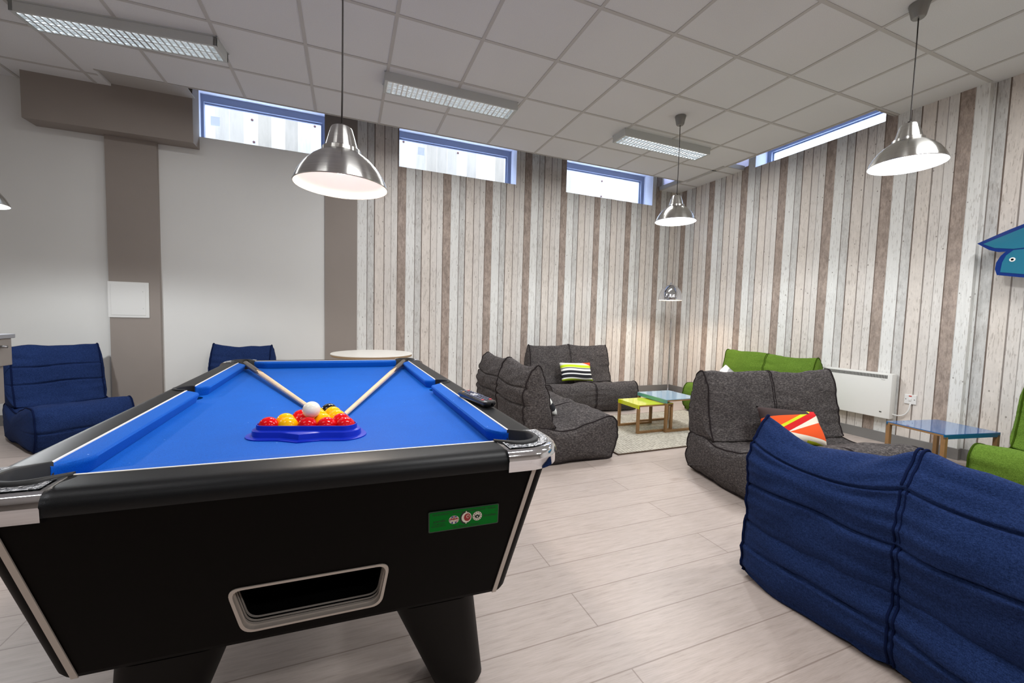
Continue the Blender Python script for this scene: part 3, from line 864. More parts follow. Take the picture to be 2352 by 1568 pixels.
for (a, b, c_, d) in ((-.18, -.12, .18, .12), (-.18, .12, .18, -.12), (-.22, .03, .22, .03), (0, -.2, 0, .2)): strip(bm, cx+a, cy+b, cx+c_, cy+d, .085, .0038, 0)
for (a, b, c_, d) in ((-.16, .10, .16, -.10), (-.22, .03, .22, .03), (0, .0, 0, .2), (-.16, -.10, .16, .10)): strip(bm, cx+a, cy+b, cx+c_, cy+d, .045, .0039, 1)
strip(bm, cx-.2, cy-.07, cx+.2, cy-.02, .075, .0040, 0)
text_bm(bm, 'The Players Choice', .05, lambda x, y: plate((x + cx)/AR + .5, y + .13*x + cy - .047 + .5, .0042), 1)
link('emblem', bm, MP, np_)
bm = bmesh.new(); cx, cy = .05, .03          # red ball emblem
disc(bm, cx, cy, .27, .33, .0036, 3); disc(bm, cx + .04, cy, .235, .27, .0037, 0); disc(bm, cx + .075, cy + .01, .165, .2, .0038, 1); disc(bm, cx + .10, cy + .05, .07, .09, .0039, 0); disc(bm, cx + .105, cy + .045, .05, .07, .0040, 1)
disc(bm, cx + .02, cy + .30, .03, .035, .0038, 0); disc(bm, cx + .02, cy - .29, .03, .035, .0038, 0)
link('emblem', bm, MP, np_)
bm = bmesh.new(); cx, cy = .60, .03          # white ring emblem with black ball
disc(bm, cx, cy, .235, .25, .0036, 3); disc(bm, cx, cy, .225, .24, .0037, 0); disc(bm, cx, cy + .02, .13, .14, .0038, 3); disc(bm, cx, cy + .07, .10, .09, .0039, 0); disc(bm, cx, cy - .015, .09, .10, .0040, 3); disc(bm, cx, cy - .04, .03, .035, .0041, 0)
for k in range(12):
    a = 2*PI*k/12; disc(bm, cx + .18*math.cos(a), cy + .19*math.sin(a), .022, .03, .0038, 3, 6)
link('emblem', bm, MP, np_)

# ------------------------------------------------------------------ balls and rack
ang = math.radians(-16); ex = Vector((math.cos(ang), math.sin(ang), 0)); ey = Vector((-ex.y, ex.x, 0)); D = .0515
c0 = Vector((3.191, -1.7035, ZB + D/2))
POS = {(r_, i): c0 + ex*((i - (4 - r_)/2)*D) + ey*(r_*D*.866) for r_ in range(5) for i in range(5 - r_)}
rows = ['RYRRR', 'YRYR', 'RYY', 'YY', 'K']
words = {0: 'front row', 1: 'second row', 2: 'third row', 3: 'fourth row', 4: 'far tip'}
nth = {5: ['leftmost', 'second from left', 'middle', 'second from right', 'rightmost'], 4: ['leftmost', 'second from left', 'second from right', 'rightmost'], 3: ['left', 'middle', 'right'], 2: ['left', 'right'], 1: ['single']}
protos = {}
def ball_mesh(r_):
    bm = bmesh.new(); bmesh.ops.create_uvsphere(bm, u_segments=40, v_segments=24, radius=r_); return bm
for r_ in range(5):
    for i in range(5 - r_):
        k = rows[r_][i]; cname = {'R': 'red', 'Y': 'yellow', 'K': 'black'}[k]
        if k == 'K': lab = 'glossy black pool ball at the far tip of the racked balls'
        else: lab = f'glossy {cname} pool ball, {nth[5-r_][i]} of the {words[r_]} in the blue rack'
        if k not in protos: o = protos[k] = link('pool_ball', ball_mesh(D/2), M[cname], smooth=True)
        else: o = protos[k].copy(); COL.objects.link(o)
        o.location = POS[(r_, i)]; tag(o, lab, 'ball', 'pool balls in the rack')
cu = (POS[1, 1] + POS[1, 2] + POS[0, 2])/3 + Vector((0, 0, .0396))
o = link('cue_ball', ball_mesh(.0238), M['cueball'], smooth=True); o.location = cu; tag(o, 'white cue ball resting on top of the racked balls', 'ball')
# rack
rk = thing('triangle_rack', 'blue plastic triangle rack around the pool balls on the cloth', 'ball rack', (c0.x, c0.y, ZB), ang)
def tri_loop(m, z, r=.03, bump=0.0):
    h = 4*D; c = [Vector((-h/2, 0)), Vector((h/2, 0)), Vector((0, h*.866))]
    cen = Vector((0, h*.2887)); out_ = []
    rr = D/2 + m
    for i, (p, a0) in enumerate(((c[0], 150), (c[1], 270), (c[2], 30))):
        for k in range(9):
            a = math.radians(a0 + 120*k/8); out_.append(Vector((p.x + rr*math.cos(a), p.y + rr*math.sin(a), z)))
        if i == 0:
            for x, f in ((-.055, 0), (-.035, .35), (0, 1), (.035, .35), (.055, 0)):
                out_.append(Vector((x, -rr - bump*f, z)))
    return out_
bm = bmesh.new()
loft(bm, [tri_loop(.002, 0), tri_loop(.030, 0, bump=.018), tri_loop(.030, .003, bump=.018), tri_loop(.016, .005, bump=.02), tri_loop(.014, .019, bump=.02), tri_loop(.011, .021, bump=.016), tri_loop(.005, .022), tri_loop(.004, .034), tri_loop(.001, .034), tri_loop(.001, 0)], False, False)
bmesh.ops.recalc_face_normals(bm, faces=bm.faces)
link('rack_frame', bm, M['rack'], rk, auto=40)

# ------------------------------------------------------------------ cues
def cue(label, tip, butt):
    tip, butt = Vector(tip), Vector(butt); d = (tip - butt); L = d.length; d.normalize()
    t = thing('cue_stick', label, 'cue', butt, 0, 'cues crossed behind the balls')
    rot = Vector((0, 0, 1)).rotation_difference(d).to_matrix()
    def R(prof, n=24, zig=None):
        bm = bmesh.new(); rg = lathe(bm, prof, n, True, True)
        if zig:
            for i, v in enumerate(rg[zig[0]]): v.co.z += zig[1]*(abs(((i/n*4) % 1) - .5)*2)
        for v in bm.verts: v.co = rot @ v.co
        return bm
    link('shaft', R([(.0135, .30), (.0115, L*.5), (.0075, L - .02)]), M['maple'], t, auto=40)
    link('butt', R([(.0150, 0), (.0155, .01), (.0142, .30), (.0137, .33)], 24, (3, .14)), M['ebony'], t, auto=40)
    link('ferrule', R([(.0072, L - .02), (.0068, L - .008)]), M['inlay'], t, auto=40)
    link('tip', R([(.0066, L - .008), (.006, L - .002), (.004, L)]), M['btn'], t, auto=40)
    return t
cue('wooden cue with dark butt resting in the far left pocket', (3.180, -1.41, ZB + .010), (2.745, -.175, ZB + .032))
cue('wooden cue with dark butt resting in the far right pocket', (3.281, -1.545, ZB + .010), (3.640, -.205, ZB + .032))

# ------------------------------------------------------------------ remote on the rail
t = thing('remote_control', 'black TV remote control lying on the right rail of the pool table', 'remote control', (3.722, -1.572, ZT + .012), math.radians(9))
bm = bmesh.new()
loft(bm, [[(x, y, z) for x, y in rrect(.024 + i, .112 + i, .012, 5)] for i, z in ((-.005, -.010), (0, -.004), (.001, .004), (-.001, .009), (-.004, .0105))])
link('remote_body', bm, M['remote'], t, auto=40)
pb = {}
for r_ in range(11):
    for c_ in range(3 if r_ not in (4, 5, 6) else 4):
        y = .096 - r_*.0175; x = (c_ - 1)*.0145 if r_ not in (4, 5, 6) else (c_ - 1.5)*.0115
        key = 'btn_r' if (r_, c_) in ((0, 2), (10, 0), (10, 2)) else 'btn_w' if r_ in (4, 5) and c_ in (1, 2) else 'btn_o' if (r_, c_) == (1, 0) else 'btn'
        if key not in pb:
            b = bmesh.new(); bx(b, -.0045, .0045, -.0042, .0042, 0, .0025, bevel=.0008); pb[key] = o = link('button', b, M[key], t)
        else:
            o = pb[key].copy(); COL.objects.link(o)
        o.location = (x, y, .010)
bm = bmesh.new(); lathe(bm, [(0, 0), (.0042, 0), (.0042, .0008), (.003, .0012), (0, .0004)], 14)
bmesh.ops.rotate(bm, verts=bm.verts, matrix=Matrix.Rotation(PI/2, 3, 'X')); link('end_socket', bm, M['void_black'], t, True, (.004, -.1125, 0))

# ------------------------------------------------------------------ bean bags
def lobe(prof, w, panels, sag=.0, top=.0, pinch=.016, creases=(), seed=0, res=232, wr=.007, bulge=.035, side=-1, quilt=False):
    """inflated profile swept across the width; returns bmesh and the seam lines"""
    L = cat_rom([(0, *p) for p in prof], res)
    cy = sum(p.y for p in L)/res; cz = sum(p.z for p in L)/res
    nu = 14 * panels; rings = []; seams = []
    N = []
    for i in range(res):
        tdir = (L[(i+1) % res] - L[i-1]).normalized(); N.append(Vector((0, tdir.z, -tdir.y)))
    area = sum(L[i].y*L[(i+1) % res].z - L[(i+1) % res].y*L[i].z for i in range(res))
    sgn = 1 if area > 0 else -1
    zmin = min(p.z for p in L); zmax = max(p.z for p in L)
    for k in range(nu + 1):
        x = -w/2 + w*k/nu; u = (k/nu*panels) % 1 if k < nu else 0.0
        uu = abs(2*u - 1) if (k % 14) else 1.0            # 1 at seams, 0 mid panel
        if k % 14 == 0: uu = 1.0
        ring = []
        for i, p in enumerate(L):
            q = p.copy(); q.x = x
            puff = -pinch*(uu**5)
            d = 0
            facing = N[i].y*sgn
            puffs = ss(-.15, .35, facing*side) if side else 1.0
            if quilt: d -= .010*puffs*math.exp(-(uu/.045)**2)*ss(.2, .34, p.z)
            for cz_ in creases:
                if puffs <= 0: break
                d -= .020*math.exp(-((p.z - cz_ - .012*(1-uu)*math.sin(x*9+seed))/.0055)**2)*(1 - .3*uu**4)*puffs
                d += .006*puffs*math.exp(-((p.z - cz_ - .09)/.06)**2)*(1 - uu**2)
            nz = noise.noise(Vector((x*3.2 + seed*7.1, p.y*4, p.z*4)))*wr*1.6 + noise.noise(Vector((x*8 + seed*3.3, p.y*8 + 5, p.z*8)))*wr*.8
            # radiating pulls near seams
            nz += noise.noise(Vector((x*2.5, p.y*3, p.z*24 + seed)))*wr*1.3*(uu**1.5)
            nz += (abs(noise.noise(Vector((x*5 + seed, p.y*6 + p.z*4, p.z*9 - x*4)))) - .2)*wr*1.6
            q += N[i]*sgn*(puff + d + nz)
            if sag:
                wt = ss(zmax - .28, zmax, p.z)
                q.z -= (sag[min(k//14, panels - 1)] if isinstance(sag, tuple) else sag)*wt*(1 - uu**2.2)*(1 + .35*noise.noise(Vector((x*2.5 + seed, .3, 1))))
            if q.z < .004: q.z = .004 if zmin < .05 else q.z
            ring.append(q)
        rings.append(ring)
        if k % 14 == 0: seams.append((x, [v.copy() for v in ring]))
    bm = bmesh.new(); BV = []
    def cap(ring, s):
        out_ = []
        for f, off in ((.90, .35), (.68, .75), (.4, .95), (.15, 1.0)):
            c = Vector((ring[0].x, cy, cz)); lp = []
            for p in ring:
                q = c + (p - c)*f; q.x = ring[0].x + s*bulge*off + noise.noise(Vector((q.y*6, q.z*6, seed + s)))*.008*(1-f)
                lp.append(q)
            out_.append(lp)
        return out_
    allr = cap(rings[0], -1)[::-1] + rings + cap(rings[-1], 1)
    for lp in allr: BV.append([bm.verts.new(p) for p in lp])
    for A, B in zip(BV, BV[1:]):
        for i in range(res): bm.faces.new((A[i], A[(i+1) % res], B[(i+1) % res], B[i]))
    bm.faces.new(BV[0]); bm.faces.new(BV[-1])
    bmesh.ops.recalc_face_normals(bm, faces=bm.faces)
    return bm, seams

SEAT = [(.06, .004), (.40, .004), (.74, .004), (.80, .03), (.845, .13), (.85, .25), (.815, .335), (.75, .362), (.66, .350), (.54, .312), (.42, .282), (.32, .275), (.18, .31), (.07, .315), (.012, .27), (-.006, .17), (-.002, .09), (.02, .03)]
BACK = [(.03, .245), (.000, .30), (-.012, .42), (-.008, .55), (.03, .68), (.075, .752), (.115, .775), (.15, .758), (.185, .69), (.215, .58), (.245, .44), (.275, .34), (.295, .275), (.20, .24), (.09, .225)]
def bean(label, loc, rz, panels, w, mat, pipe, cat='sofa', sag=.045, seed=1, creases=(.46, .60), scr=(.16,), kind='bean_bag_sofa', group=None, hs=1.0, pinch=.018, wr=.009, side=-1, quilt=False):
    t = thing(kind, label, cat, loc, rz, group)
    for nm, pr_, sg_, cr in (('seat', SEAT, 0.012, scr), ('backrest', BACK, sag, creases)):
        pr2 = [(y, z*hs) for y, z in pr_]
        bm, seams = lobe(pr2, w + (.03 if nm == 'seat' else 0), panels, sg_, seed=seed + (nm == 'seat')*5, creases=cr, pinch=pinch, wr=wr, side=side, quilt=quilt)
        o = link(nm, bm, mat, t, True)
        for k, (x, ring) in enumerate(seams):
            b = bmesh.new(); edge = k in (0, len(seams) - 1)
            res = len(ring); c = Vector((x, sum(p.y for p in ring)/res, sum(p.z for p in ring)/res))
            offs = (0,) if edge else (-.008, .008)
            for of in offs:
                pts = [c + (p - c)*1.008 + Vector((of, 0, 0)) for p in ring[::2]]
                for p in pts: p.z = max(p.z, .007)
                tube(b, pts, .0056 if edge else .0042, 6, closed=True)
            link('piping', b, pipe, o, True)
    return t
GB, GP, BB, BP, NB, NP = M['grey_bag'], M['grey_pipe'], M['blue_bag'], M['blue_pipe'], M['green_bag'], M['green_pipe']
def face(deg): return math.radians(deg - 90)
bean('grey double bean bag sofa seen from behind, beside the pool table remote', (4.475, .31, 0), face(0), 2, 1.14, GB, GP, seed=2, group='bean bag sofas', sag=.05, quilt=True)
bean('grey double bean bag sofa against the back plank wall holding the striped cushion', (6.02, 1.92, 0), face(-90), 2, 1.16, GB, GP, seed=4, group='bean bag sofas', sag=.035)
bean('green double bean bag sofa against the right wall beside the heater', (8.04, .40, 0), face(180), 2, 1.11, NB, NP, seed=6, group='bean bag sofas', sag=.03)
bean('grey double bean bag sofa holding the orange cushion, behind the blue sofa', (6.27, -.70, 0), face(-100), 2, 1.12, GB, GP, seed=8, group='bean bag sofas', sag=.03)
bean('large blue double bean bag sofa in the right foreground seen from behind', (4.885, -2.262, 0), face(0), 2, 1.04, BB, BP, seed=11, group='bean bag sofas', sag=(.12, .05), creases=(.61, .42), scr=(.15,), hs=.955, pinch=.022, wr=.012)
bean('green bean bag sofa cut off by the right edge of the picture', (7.93, -2.19, 0), face(180), 2, 1.1, NB, NP, seed=13, group='bean bag sofas')
bean('navy blue bean bag seat at far left beside the grey games table', (.885, 1.865, 0), face(-51), 1, .53, BB, BP, 'seat', seed=15, kind='bean_bag_chair', group='single bean bag seats', sag=.02, side=0)
bean('navy blue bean bag seat half hidden behind the pool table', (2.33, 2.02, 0), face(-97), 1, .52, BB, BP, 'seat', seed=17, kind='bean_bag_chair', group='single bean bag seats', sag=.045)

# ------------------------------------------------------------------ throw cushions
def pillow_mesh(w, h, th, n=20, seed=0):
    bm = bmesh.new(); G_ = {}
    for s in (1, -1):
        for i in range(n + 1):
            for j in range(n + 1):
                u, v = 2*i/n - 1, 2*j/n - 1
                k = ((1 - u**4)*(1 - v**4))**.55
                pin = 1 - .06*(1 - abs(u)**2)*abs(v)**3
                x = w/2*u*(1 - .05*(1 - v*v)*abs(u)**3); y = h/2*v*(1 - .07*(1 - u*u)*abs(v)**3)
                edge = i in (0, n) or j in (0, n)
                if edge and s < 0: G_[s, i, j] = G_[1, i, j]; continue
                G_[s, i, j] = bm.verts.new((x, s*k*th/2*-1 + .004*noise.noise(Vector((u*2, v*2, seed))), y))
    for s in (1, -1):
        for i in range(n):
            for j in range(n):
                f = bm.faces.new((G_[s, i, j], G_[s, i+1, j], G_[s, i+1, j+1], G_[s, i, j+1]))
    bmesh.ops.recalc_face_normals(bm, faces=bm.faces); return bm
def stripes_mat(name, stops, axis='z', rot=(0, 0, 0), wave=.0, span=.28):
    t = NT(name); v = t.coord('Object', rot=rot); sx = t.n('ShaderNodeSeparateXYZ'); t.l(v, sx.inputs[0])
    a = sx.outputs['XYZ'.index(axis.upper())]
    if wave: a = t.math('ADD', a, t.math('MULTIPLY', t.math('SINE', t.math('MULTIPLY', sx.outputs[0], 13.0)), wave))
    f = t.math('ADD', t.math('DIVIDE', a, span), .5)
    t.base(t.ramp(f, [(p, lin(c)) for p, c in stops], 'CONSTANT')); t.b.inputs['Roughness'].default_value = .9
    t.bump(t.noise(t.coord('Object'), 500, 2), .15, .001); return t
tm = stripes_mat('wavy_stripes', [(0, '#b7d420'), (.10, '#f0f0ea'), (.155, '#14161f'), (.31, '#f2f2ee'), (.37, '#14161f'), (.50, '#f2f2ee'), (.60, '#16181f'), (.64, '#f0f0ea'), (.66, '#c3dc1e'), (.795, '#d9d7d0')], wave=.007, span=.26)
sx = tm.n('ShaderNodeSeparateXYZ'); tm.l(tm.coord('Object'), sx.inputs[0])
old = tm.b.inputs['Base Color'].links[0].from_socket
cornr = tm.math('GREATER_THAN', tm.math('ADD', tm.math('MULTIPLY', sx.outputs[0], .35), sx.outputs[2]), .140)
tm.base(tm.mix(cornr, old, lin('#ee4a16')))
M['wavy'] = tm.m
def color_blocks():
    t = NT('orange_blocks'); v = t.coord('Object'); sx = t.n('ShaderNodeSeparateXYZ'); t.l(v, sx.inputs[0]); X, Zz = sx.outputs[0], sx.outputs[2]
    O, W_, R_2, Y_, PK_, BR_ = (lin(c) for c in ('#f0561a', '#f3ead8', '#d8141c', '#d4e020', '#e8a3a0', '#3a2b2a'))
    def half(a, b, c): return t.math('GREATER_THAN', t.math('ADD', t.math('MULTIPLY', X, a), t.math('MULTIPLY', Zz, b)), c)
    def both(a, b): return t.math('MULTIPLY', a, b)
    def right(x): return t.math('GREATER_THAN', X, x)
    def left(x): return t.math('LESS_THAN', X, x)
    c = t.mix(half(.12, 1, -.072), W_, O)
    c = t.mix(both(t.math('SUBTRACT', 1.0, half(.12, 1, -.098)), right(.05)), c, Y_)
    c = t.mix(both(half(-.30, 1, -.032), right(-.115)), c, W_)
    c = t.mix(both(half(-.18, 1, -.02), left(-.08)), c, W_)
    c = t.mix(both(half(-.18, 1, .0), left(-.06)), c, PK_)
    c = t.mix(half(-.45, 1, -.012), c, R_2)
    c = t.mix(both(half(-.45, 1, .03), left(.16)), c, Y_)
    c = t.mix(both(half(-.45, 1, .05), left(.16)), c, O)
    c = t.mix(both(half(-.12, 1, .068), left(.14)), c, BR_)
    t.base(c); t.b.inputs['Roughness'].default_value = .9; return t.m
M['blocks'] = color_blocks()
M['diag'] = stripes_mat('diagonal_stripes', [(0, '#d8d8d4'), (.16, '#8d8f92'), (.3, '#f2f2ef'), (.5, '#9c9ea2'), (.62, '#f2f2ef'), (.8, '#85878c'), (.9, '#eeeeea')], axis='x', rot=(0, .6, 0), span=.5).m
M['bw'] = stripes_mat('grey_white_stripes', [(0, '#e9ebe6'), (.25, '#23242a'), (.45, '#e9ebe6'), (.6, '#aab4ae'), (.75, '#23242a')], span=.3).m
def pillow(label, loc, rot, w, h, th, mat, seed):
    o = link('throw_cushion', pillow_mesh(w, h, th, seed=seed), mat, smooth=True); o.location = loc; o.rotation_euler = [math.radians(a) for a in rot]
    return tag(o, label, 'cushion', 'throw cushions on the sofas')
pillow('lime, white and black wavy striped cushion on the grey sofa by the back wall', (6.00, 1.545, .435), (-24, 1.5, 1), .46, .245, .10, M['wavy'], 1)
pillow('orange, red and white block patterned cushion on the grey sofa', (6.17, -1.08, .40), (-34, 6, -10), .50, .26, .11, M['blocks'], 2)
pillow('white and grey diagonal striped cushion on the green sofa by the heater', (7.68, .74, .385), (-32, 28, -90), .36, .30, .10, M['diag'], 3)
pillow('pale cushion mostly hidden behind the grey sofa back beside the pool table', (4.875, .265, .39), (-34, 0, 90), .40, .25, .10, M['bw'], 4)

# ------------------------------------------------------------------ rug and small tables
rg = thing('woven_rug', 'pale grey chunky woven rug under the yellow and light blue tables', 'rug', (6.25, .35, 0))
bm = bmesh.new(); bx(bm, -.885, .93, -.575, .57, 0, .012, bevel=.004); link('rug_pile', bm, M['rug'], rg)
bm = bmesh.new()
for a, b, c, d in ((-.892, -.885, -.582, .577), (.93, .937, -.582, .577), (-.885, .93, -.582, -.575), (-.885, .93, .57, .577)): bx(bm, a, b, c, d, 0, .011)
link('bound_edge', bm, M['rug_edge'], rg)
def side_table(label, x0, x1, y0, y1, z0, h, top, edge, edge_dir, legw=.024, rot=0):
    """lacquered top with oak sled frames; frames along X on both Y sides"""
    cx, cy = (x0 + x1)/2, (y0 + y1)/2; a, b = (x1 - x0)/2, (y1 - y0)/2
    t = thing('nesting_table', label, 'side table', (cx, cy, z0), math.radians(rot), 'lacquered side tables')
    H = h - z0; th = .038
    bm = bmesh.new(); bx(bm, -a, a, -b, b, H - .006, H); link('table_top', bm, top, t)
    bm = bmesh.new()
    bx(bm, -a, -a + .012, -b, b, H - th, H - .006); link('apron', bm, edge, t)
    link('apron', box(a - .012, a, -b, b, H - th, H - .006), M['oak'], t)
    link('top_edge', box(-a + .012, a - .012, -b, -b + .02, H - .02, H - .006), M['oak'], t)
    link('top_edge', box(-a + .012, a - .012, b - .02, b, H - .02, H - .006), M['oak'], t)
    for s in (-1, 1):
        ya, yb = (s*b, s*(b - legw)); ya, yb = min(ya, yb), max(ya, yb)
        for q in (-1, 1):
            xa, xb = sorted((q*a, q*(a - legw))); bm = bmesh.new(); bx(bm, xa, xb, ya, yb, 0, H - th); link('leg', bm, M['oak'], t)
        bm = bmesh.new(); bx(bm, -a + legw, a - legw, ya, yb, 0, .02); link('foot_rail', bm, M['oak'], t)
    return t
side_table('small yellow lacquered table with oak sled legs on the rug', 5.90, 6.33, .205, .525, .012, .292, M['yellow_top'], M['yellow_top'], 'x')
side_table('light blue lacquered table with oak sled legs straddling the yellow one', 6.205, 6.63, .165, .60, .012, .338, M['sky_top'], M['sky_edge'], 'x')
def table_b():
    t = thing('nesting_table', 'darker blue lacquered table with oak legs under the heater switch', 'side table', (7.60, -1.285, 0), math.radians(-10), 'lacquered side tables')
    a, b, H, th = .27, .195, .345, .034
    link('table_top', box(-a, a, -b, b, H - .006, H), M['blue_top'], t)
    for s in (-1, 1):
        link('apron', box(-a, a, min(s*b, s*(b - .012)), max(s*b, s*(b - .012)), H - th, H - .006), M['blue_edge'], t)
        link('top_edge', box(min(s*a, s*(a - .02)), max(s*a, s*(a - .02)), -b + .012, b - .012, H - .02, H - .006), M['oak'], t)
    for s in (-1, 1):
        for q in (-1, 1):
            xa, xb = sorted((q*a, q*(a - .026))); ya, yb = sorted((s*b, s*(b - .026)))
            link('leg', box(xa, xb, ya, yb, 0, H - .02), M['oak'], t)
        xa, xb = sorted((s*a, s*(a - .026))); link('foot_rail', box(xa, xb, -b + .026, b - .026, 0, .02), M['oak'], t)
table_b()
side_table('teal lacquered table mostly hidden behind the blue sofa at the right edge', 6.50, 6.93, -2.48, -2.06, 0, .345, M['teal_top'], M['teal_top'], 'x')
# round cafe table
t = thing('round_table', 'round white topped table with plywood edge behind the pool table', 'table', (3.515, 1.10, 0))
bm = bmesh.new(); lathe(bm, [(0, .735), (.362, .735), (.364, .732), (.364, .728), (0, .728)], 72); link('table_top', bm, M['round_top'], t, auto=40)
bm = bmesh.new(); lathe(bm, [(0, .728), (.362, .728), (.362, .712), (.355, .708), (0, .708)], 72); link('edge_band', bm, M['ply'], t, auto=40)
bm = bmesh.new(); lathe(bm, [(.03, .02), (.03, .69), (.10, .70), (.10, .708)], 28, True, True); link('column', bm, M['oak'], t, auto=40)
bm = bmesh.new(); lathe(bm, [(0, 0), (.24, 0), (.24, .012), (.06, .028), (0, .028)], 40); link('base', bm, M['steel'], t, auto=40)

# ------------------------------------------------------------------ wall things
t = thing('panel_heater', 'white wall mounted panel heater with slotted top grille', 'heater', (XW, -.445, .245))
bm = bmesh.new()
def hbox(bm, y0, y1, z0, z1, d0, d1, bev=0): return bx(bm, -d1, -d0, y0, y1, z0, z1, bevel=bev)
hbox(bm, -.318, .312, .0, .425, .012, .095, .010); link('casing', bm, M['heater'], t, auto=40)
bm = bmesh.new()
for k in range(46):
    y = .272 - k*.0121; hbox(bm, y - .008, y, .378, .410, .0945, .0962)
link('grille', bm, M['dark_slot'], t)
bm = bmesh.new(); hbox(bm, -.265, -.235, .363, .3655, .0945, .0958); hbox(bm, .20, .268, .104, .1075, .0945, .0958); link('lettering', bm, M['print_grey'], t)
bm = bmesh.new(); hbox(bm, -.255, -.238, .055, .064, .0945, .099, .001); link('switch', bm, M['dark_slot'], t)
bm = bmesh.new(); tube(bm, cat_rom([(-.05, -.30, .05), (-.03, -.345, .04), (-.02, -.39, .055), (-.02, -.42, .10), (-.012, -.428, .165)], 24, False), .006, 8); link('power_cord', bm, M['plastic_w'], t, True)
bm = bmesh.new(); hbox(bm, -.25, .25, .08, .36, .0, .014); link('wall_bracket', bm, M['dark_slot'], t)
t = thing('fused_switch', 'white fused wall switch with red neon beside the heater', 'switch', (XW, -.868, .452))
bm = bmesh.new(); hbox(bm, -.043, .043, -.043, .043, 0, .011, .003); link('faceplate', bm, M['plastic_w'], t)
bm = bmesh.new(); hbox(bm, -.009, .009, -.014, .008, .010, .016, .001); link('rocker', bm, M['plastic_w'], t)
bm = bmesh.new(); hbox(bm, -.010, .010, .026, .034, .010, .013); link('neon', bm, M['neon'], t)
for s in (-1, 1):
    bm = bmesh.new(); hbox(bm, s*.031 - .003, s*.031 + .003, -.003, .003, .010, .0125); link('screw', bm, M['dark_slot'], t)
t = thing('access_panel', 'white square access panel on the taupe pier', 'wall panel', (1.335, YW - .045, 1.175))
bm = bmesh.new()
bx(bm, -.157, .157, -.012, .0, -.172, .172, bevel=.004); link('frame', bm, M['panel_w'], t)
bm = bmesh.new(); bx(bm, -.132, .132, -.016, -.011, -.148, .148, bevel=.002); link('door', bm, M['panel_w'], t)
bm = bmesh.new(); bx(bm, .11, .114, -.0175, -.0155, .08, .084); bx(bm, .11, .114, -.0175, -.0155, -.084, -.08); link('latch', bm, M['print_grey'], t)

# games table at the left edge
t = thing('games_table', 'grey football games table cut off by the left edge of the picture', 'games table', (1.445, .42, 0))
def gb(nm, m, *a, **k):
    link(nm, box(*a, **k), m, t)
gb('cabinet', M['foos'], -.74, -.012, -1.25, 0, .745, .905, bevel=.004)
gb('top_rim', M['foos_top'], -.75, .0, -1.26, .012, .905, .93, bevel=.004)
gb('lower_box', M['foos'], -.70, -.035, -1.2, -.03, .52, .745, bevel=.004)
for x in (-.66, -.14):
    for y in (-1.12, -.2): gb('leg', M['foos'], x - .045, x + .045, y - .045, y + .045, 0, .52, bevel=.006)
for k, y in enumerate((-.11, -.26, -.41, -.56, -.71, -.86, -1.01, -1.16)):
    bm = bmesh.new(); tube(bm, [(-.02, y, .86), (.03, y, .86)], .008, 10); link('rod_end', bm, M['steel'], t, True)
bm = bmesh.new(); tube(bm, [(-.05, -.01, .84), (-.05, .02, .84)], .010, 10); link('bolt', bm, M['steel'], t, True)

# surfboard on the right wall
t = thing('surfboard', 'teal swallow tail surfboard with navy rim hung on the right wall', 'surfboard', (8.0, -1.25, 1.68))
def board(m, x0, x1):
    # outline in (along -Y, z): tail notch at left
    top_ = cat_rom([(0, .0, .115), (0, .30, .245), (0, .75, .34), (0, 1.25, .32), (0, 1.75, .03)], 30, False)
    bot = cat_rom([(0, 1.75, .03), (0, 1.25, -.21), (0, .75, -.235), (0, .35, -.19), (0, .125, -.145)], 30, False)
    tail = [(.112, -.10), (.115, -.05), (.135, .0), (.16, .03), (.12, .032), (.07, .055)]
    pts = [(p.y, p.z) for p in top_] + [(p.y, p.z) for p in bot[1:]] + tail
    if m:
        N_ = len(pts); out_ = []
        for i in range(N_):
            a, b = Vector(pts[i-1]), Vector(pts[(i+1) % N_]); d = (b - a).normalized(); out_.append((pts[i][0] + d.y*m, pts[i][1] - d.x*m))
        pts = out_
    return pts
bm = bmesh.new()
P0 = board(0, 0, 0); P1 = board(.004, 0, 0)
L0 = [(.035, -y, z) for y, z in P0]; L1 = [(-.02, -y, z) for y, z in P0]
fillpoly(bm, [L0]); fillpoly(bm, [L1])
n = len(P0)
for i in range(n):
    j = (i+1) % n; quad(bm, [L0[i], L0[j], L1[j], L1[i]])
bmesh.ops.remove_doubles(bm, verts=bm.verts, dist=.0003); bmesh.ops.recalc_face_normals(bm, faces=bm.faces)
link('board', bm, M['surf_blue'], t)
bm = bmesh.new()
upper = [(.035, .106), (.30, .222), (.75, .315), (1.25, .295), (1.7, .03), (.75, .06), (.20, .045), (.10, .066)]
lower = [(.142, -.125), (.35, -.168), (.75, -.212), (1.25, -.19), (1.7, .024), (.75, .052), (.20, .036), (.165, .0), (.148, -.05)]
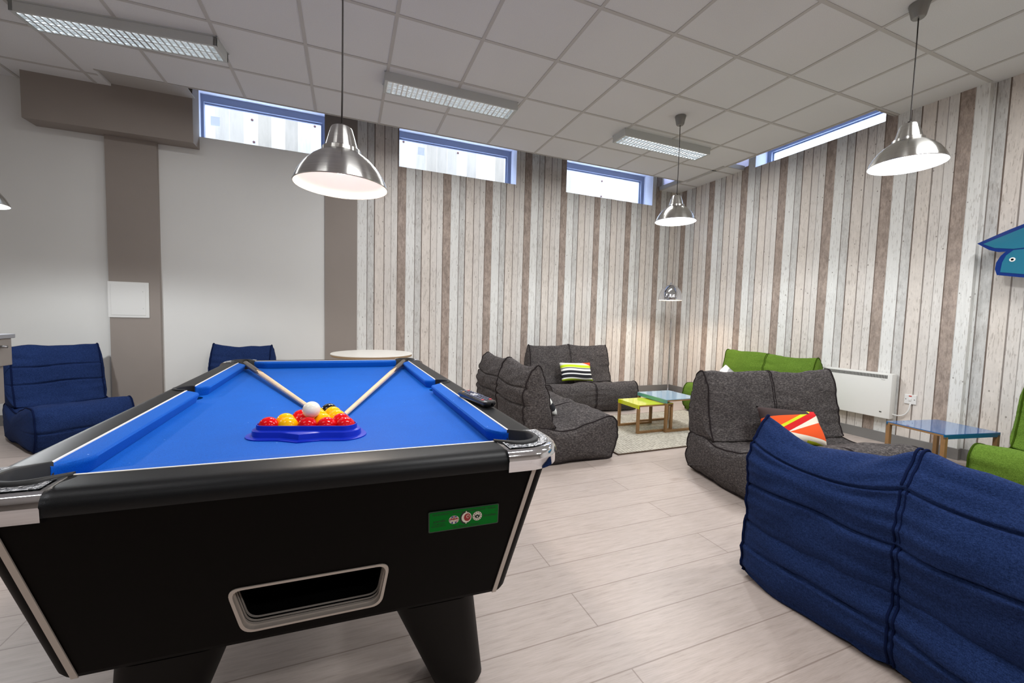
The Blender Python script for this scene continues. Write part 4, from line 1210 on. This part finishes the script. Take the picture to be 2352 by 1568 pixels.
for pl in (upper, lower): fillpoly(bm, [[(-.0225, -y, z) for y, z in pl]])
link('deck_panel', bm, M['surf_teal'], t)
bm = bmesh.new(); lathe(bm, [(0, 0), (.016, 0), (.016, .003), (0, .003)], 20); bmesh.ops.rotate(bm, verts=bm.verts, matrix=Matrix.Rotation(-PI/2, 3, 'Y')); 
p = link('leash_plug', bm, M['plastic_w'], t, False, (-.0225, -.20, -.035))
bm = bmesh.new(); lathe(bm, [(0, .0032), (.008, .0032), (.008, .0036), (0, .0036)], 14); bmesh.ops.rotate(bm, verts=bm.verts, matrix=Matrix.Rotation(-PI/2, 3, 'Y')); link('plug_hole', bm, M['void_black'], p)
for y in (-.55, -1.2): link('wall_bracket', box(.03, .155, y - .02, y + .02, -.02, .02), M['steel'], t)

# ------------------------------------------------------------------ world, camera, colour
w = bpy.data.worlds.new('sky'); sc.world = w; w.use_nodes = True
bg = w.node_tree.nodes['Background']; bg.inputs[0].default_value = (.64, .77, 1.0, 1); bg.inputs[1].default_value = 9.0

cam = bpy.data.cameras.new('camera'); co = bpy.data.objects.new('camera', cam); COL.objects.link(co); sc.camera = co
cam.sensor_width = 36; cam.sensor_fit = 'HORIZONTAL'; cam.lens = 943.705/2352*36; cam.clip_start = .02
R0 = ((.927922, -.371821, .026658), (.00223, -.065974, -.997819), (.372768, .925957, -.060389))
m = Matrix.Identity(4)
for i in range(3):
    m[i][0] = R0[0][i]; m[i][1] = -R0[1][i]; m[i][2] = -R0[2][i]
m[0][3], m[1][3], m[2][3] = 3.29304, -2.96576, 1.1119
co.matrix_world = m
sc.view_settings.view_transform = 'Standard'; sc.view_settings.look = 'None'; sc.view_settings.exposure = .13
try:
    sc.cycles.use_denoising = True; sc.cycles.max_bounces = 6; sc.cycles.diffuse_bounces = 4; sc.cycles.use_adaptive_sampling = True; sc.cycles.adaptive_threshold = .03; sc.cycles.caustics_reflective = False; sc.cycles.caustics_refractive = False; sc.cycles.sample_clamp_indirect = 6
except Exception: pass
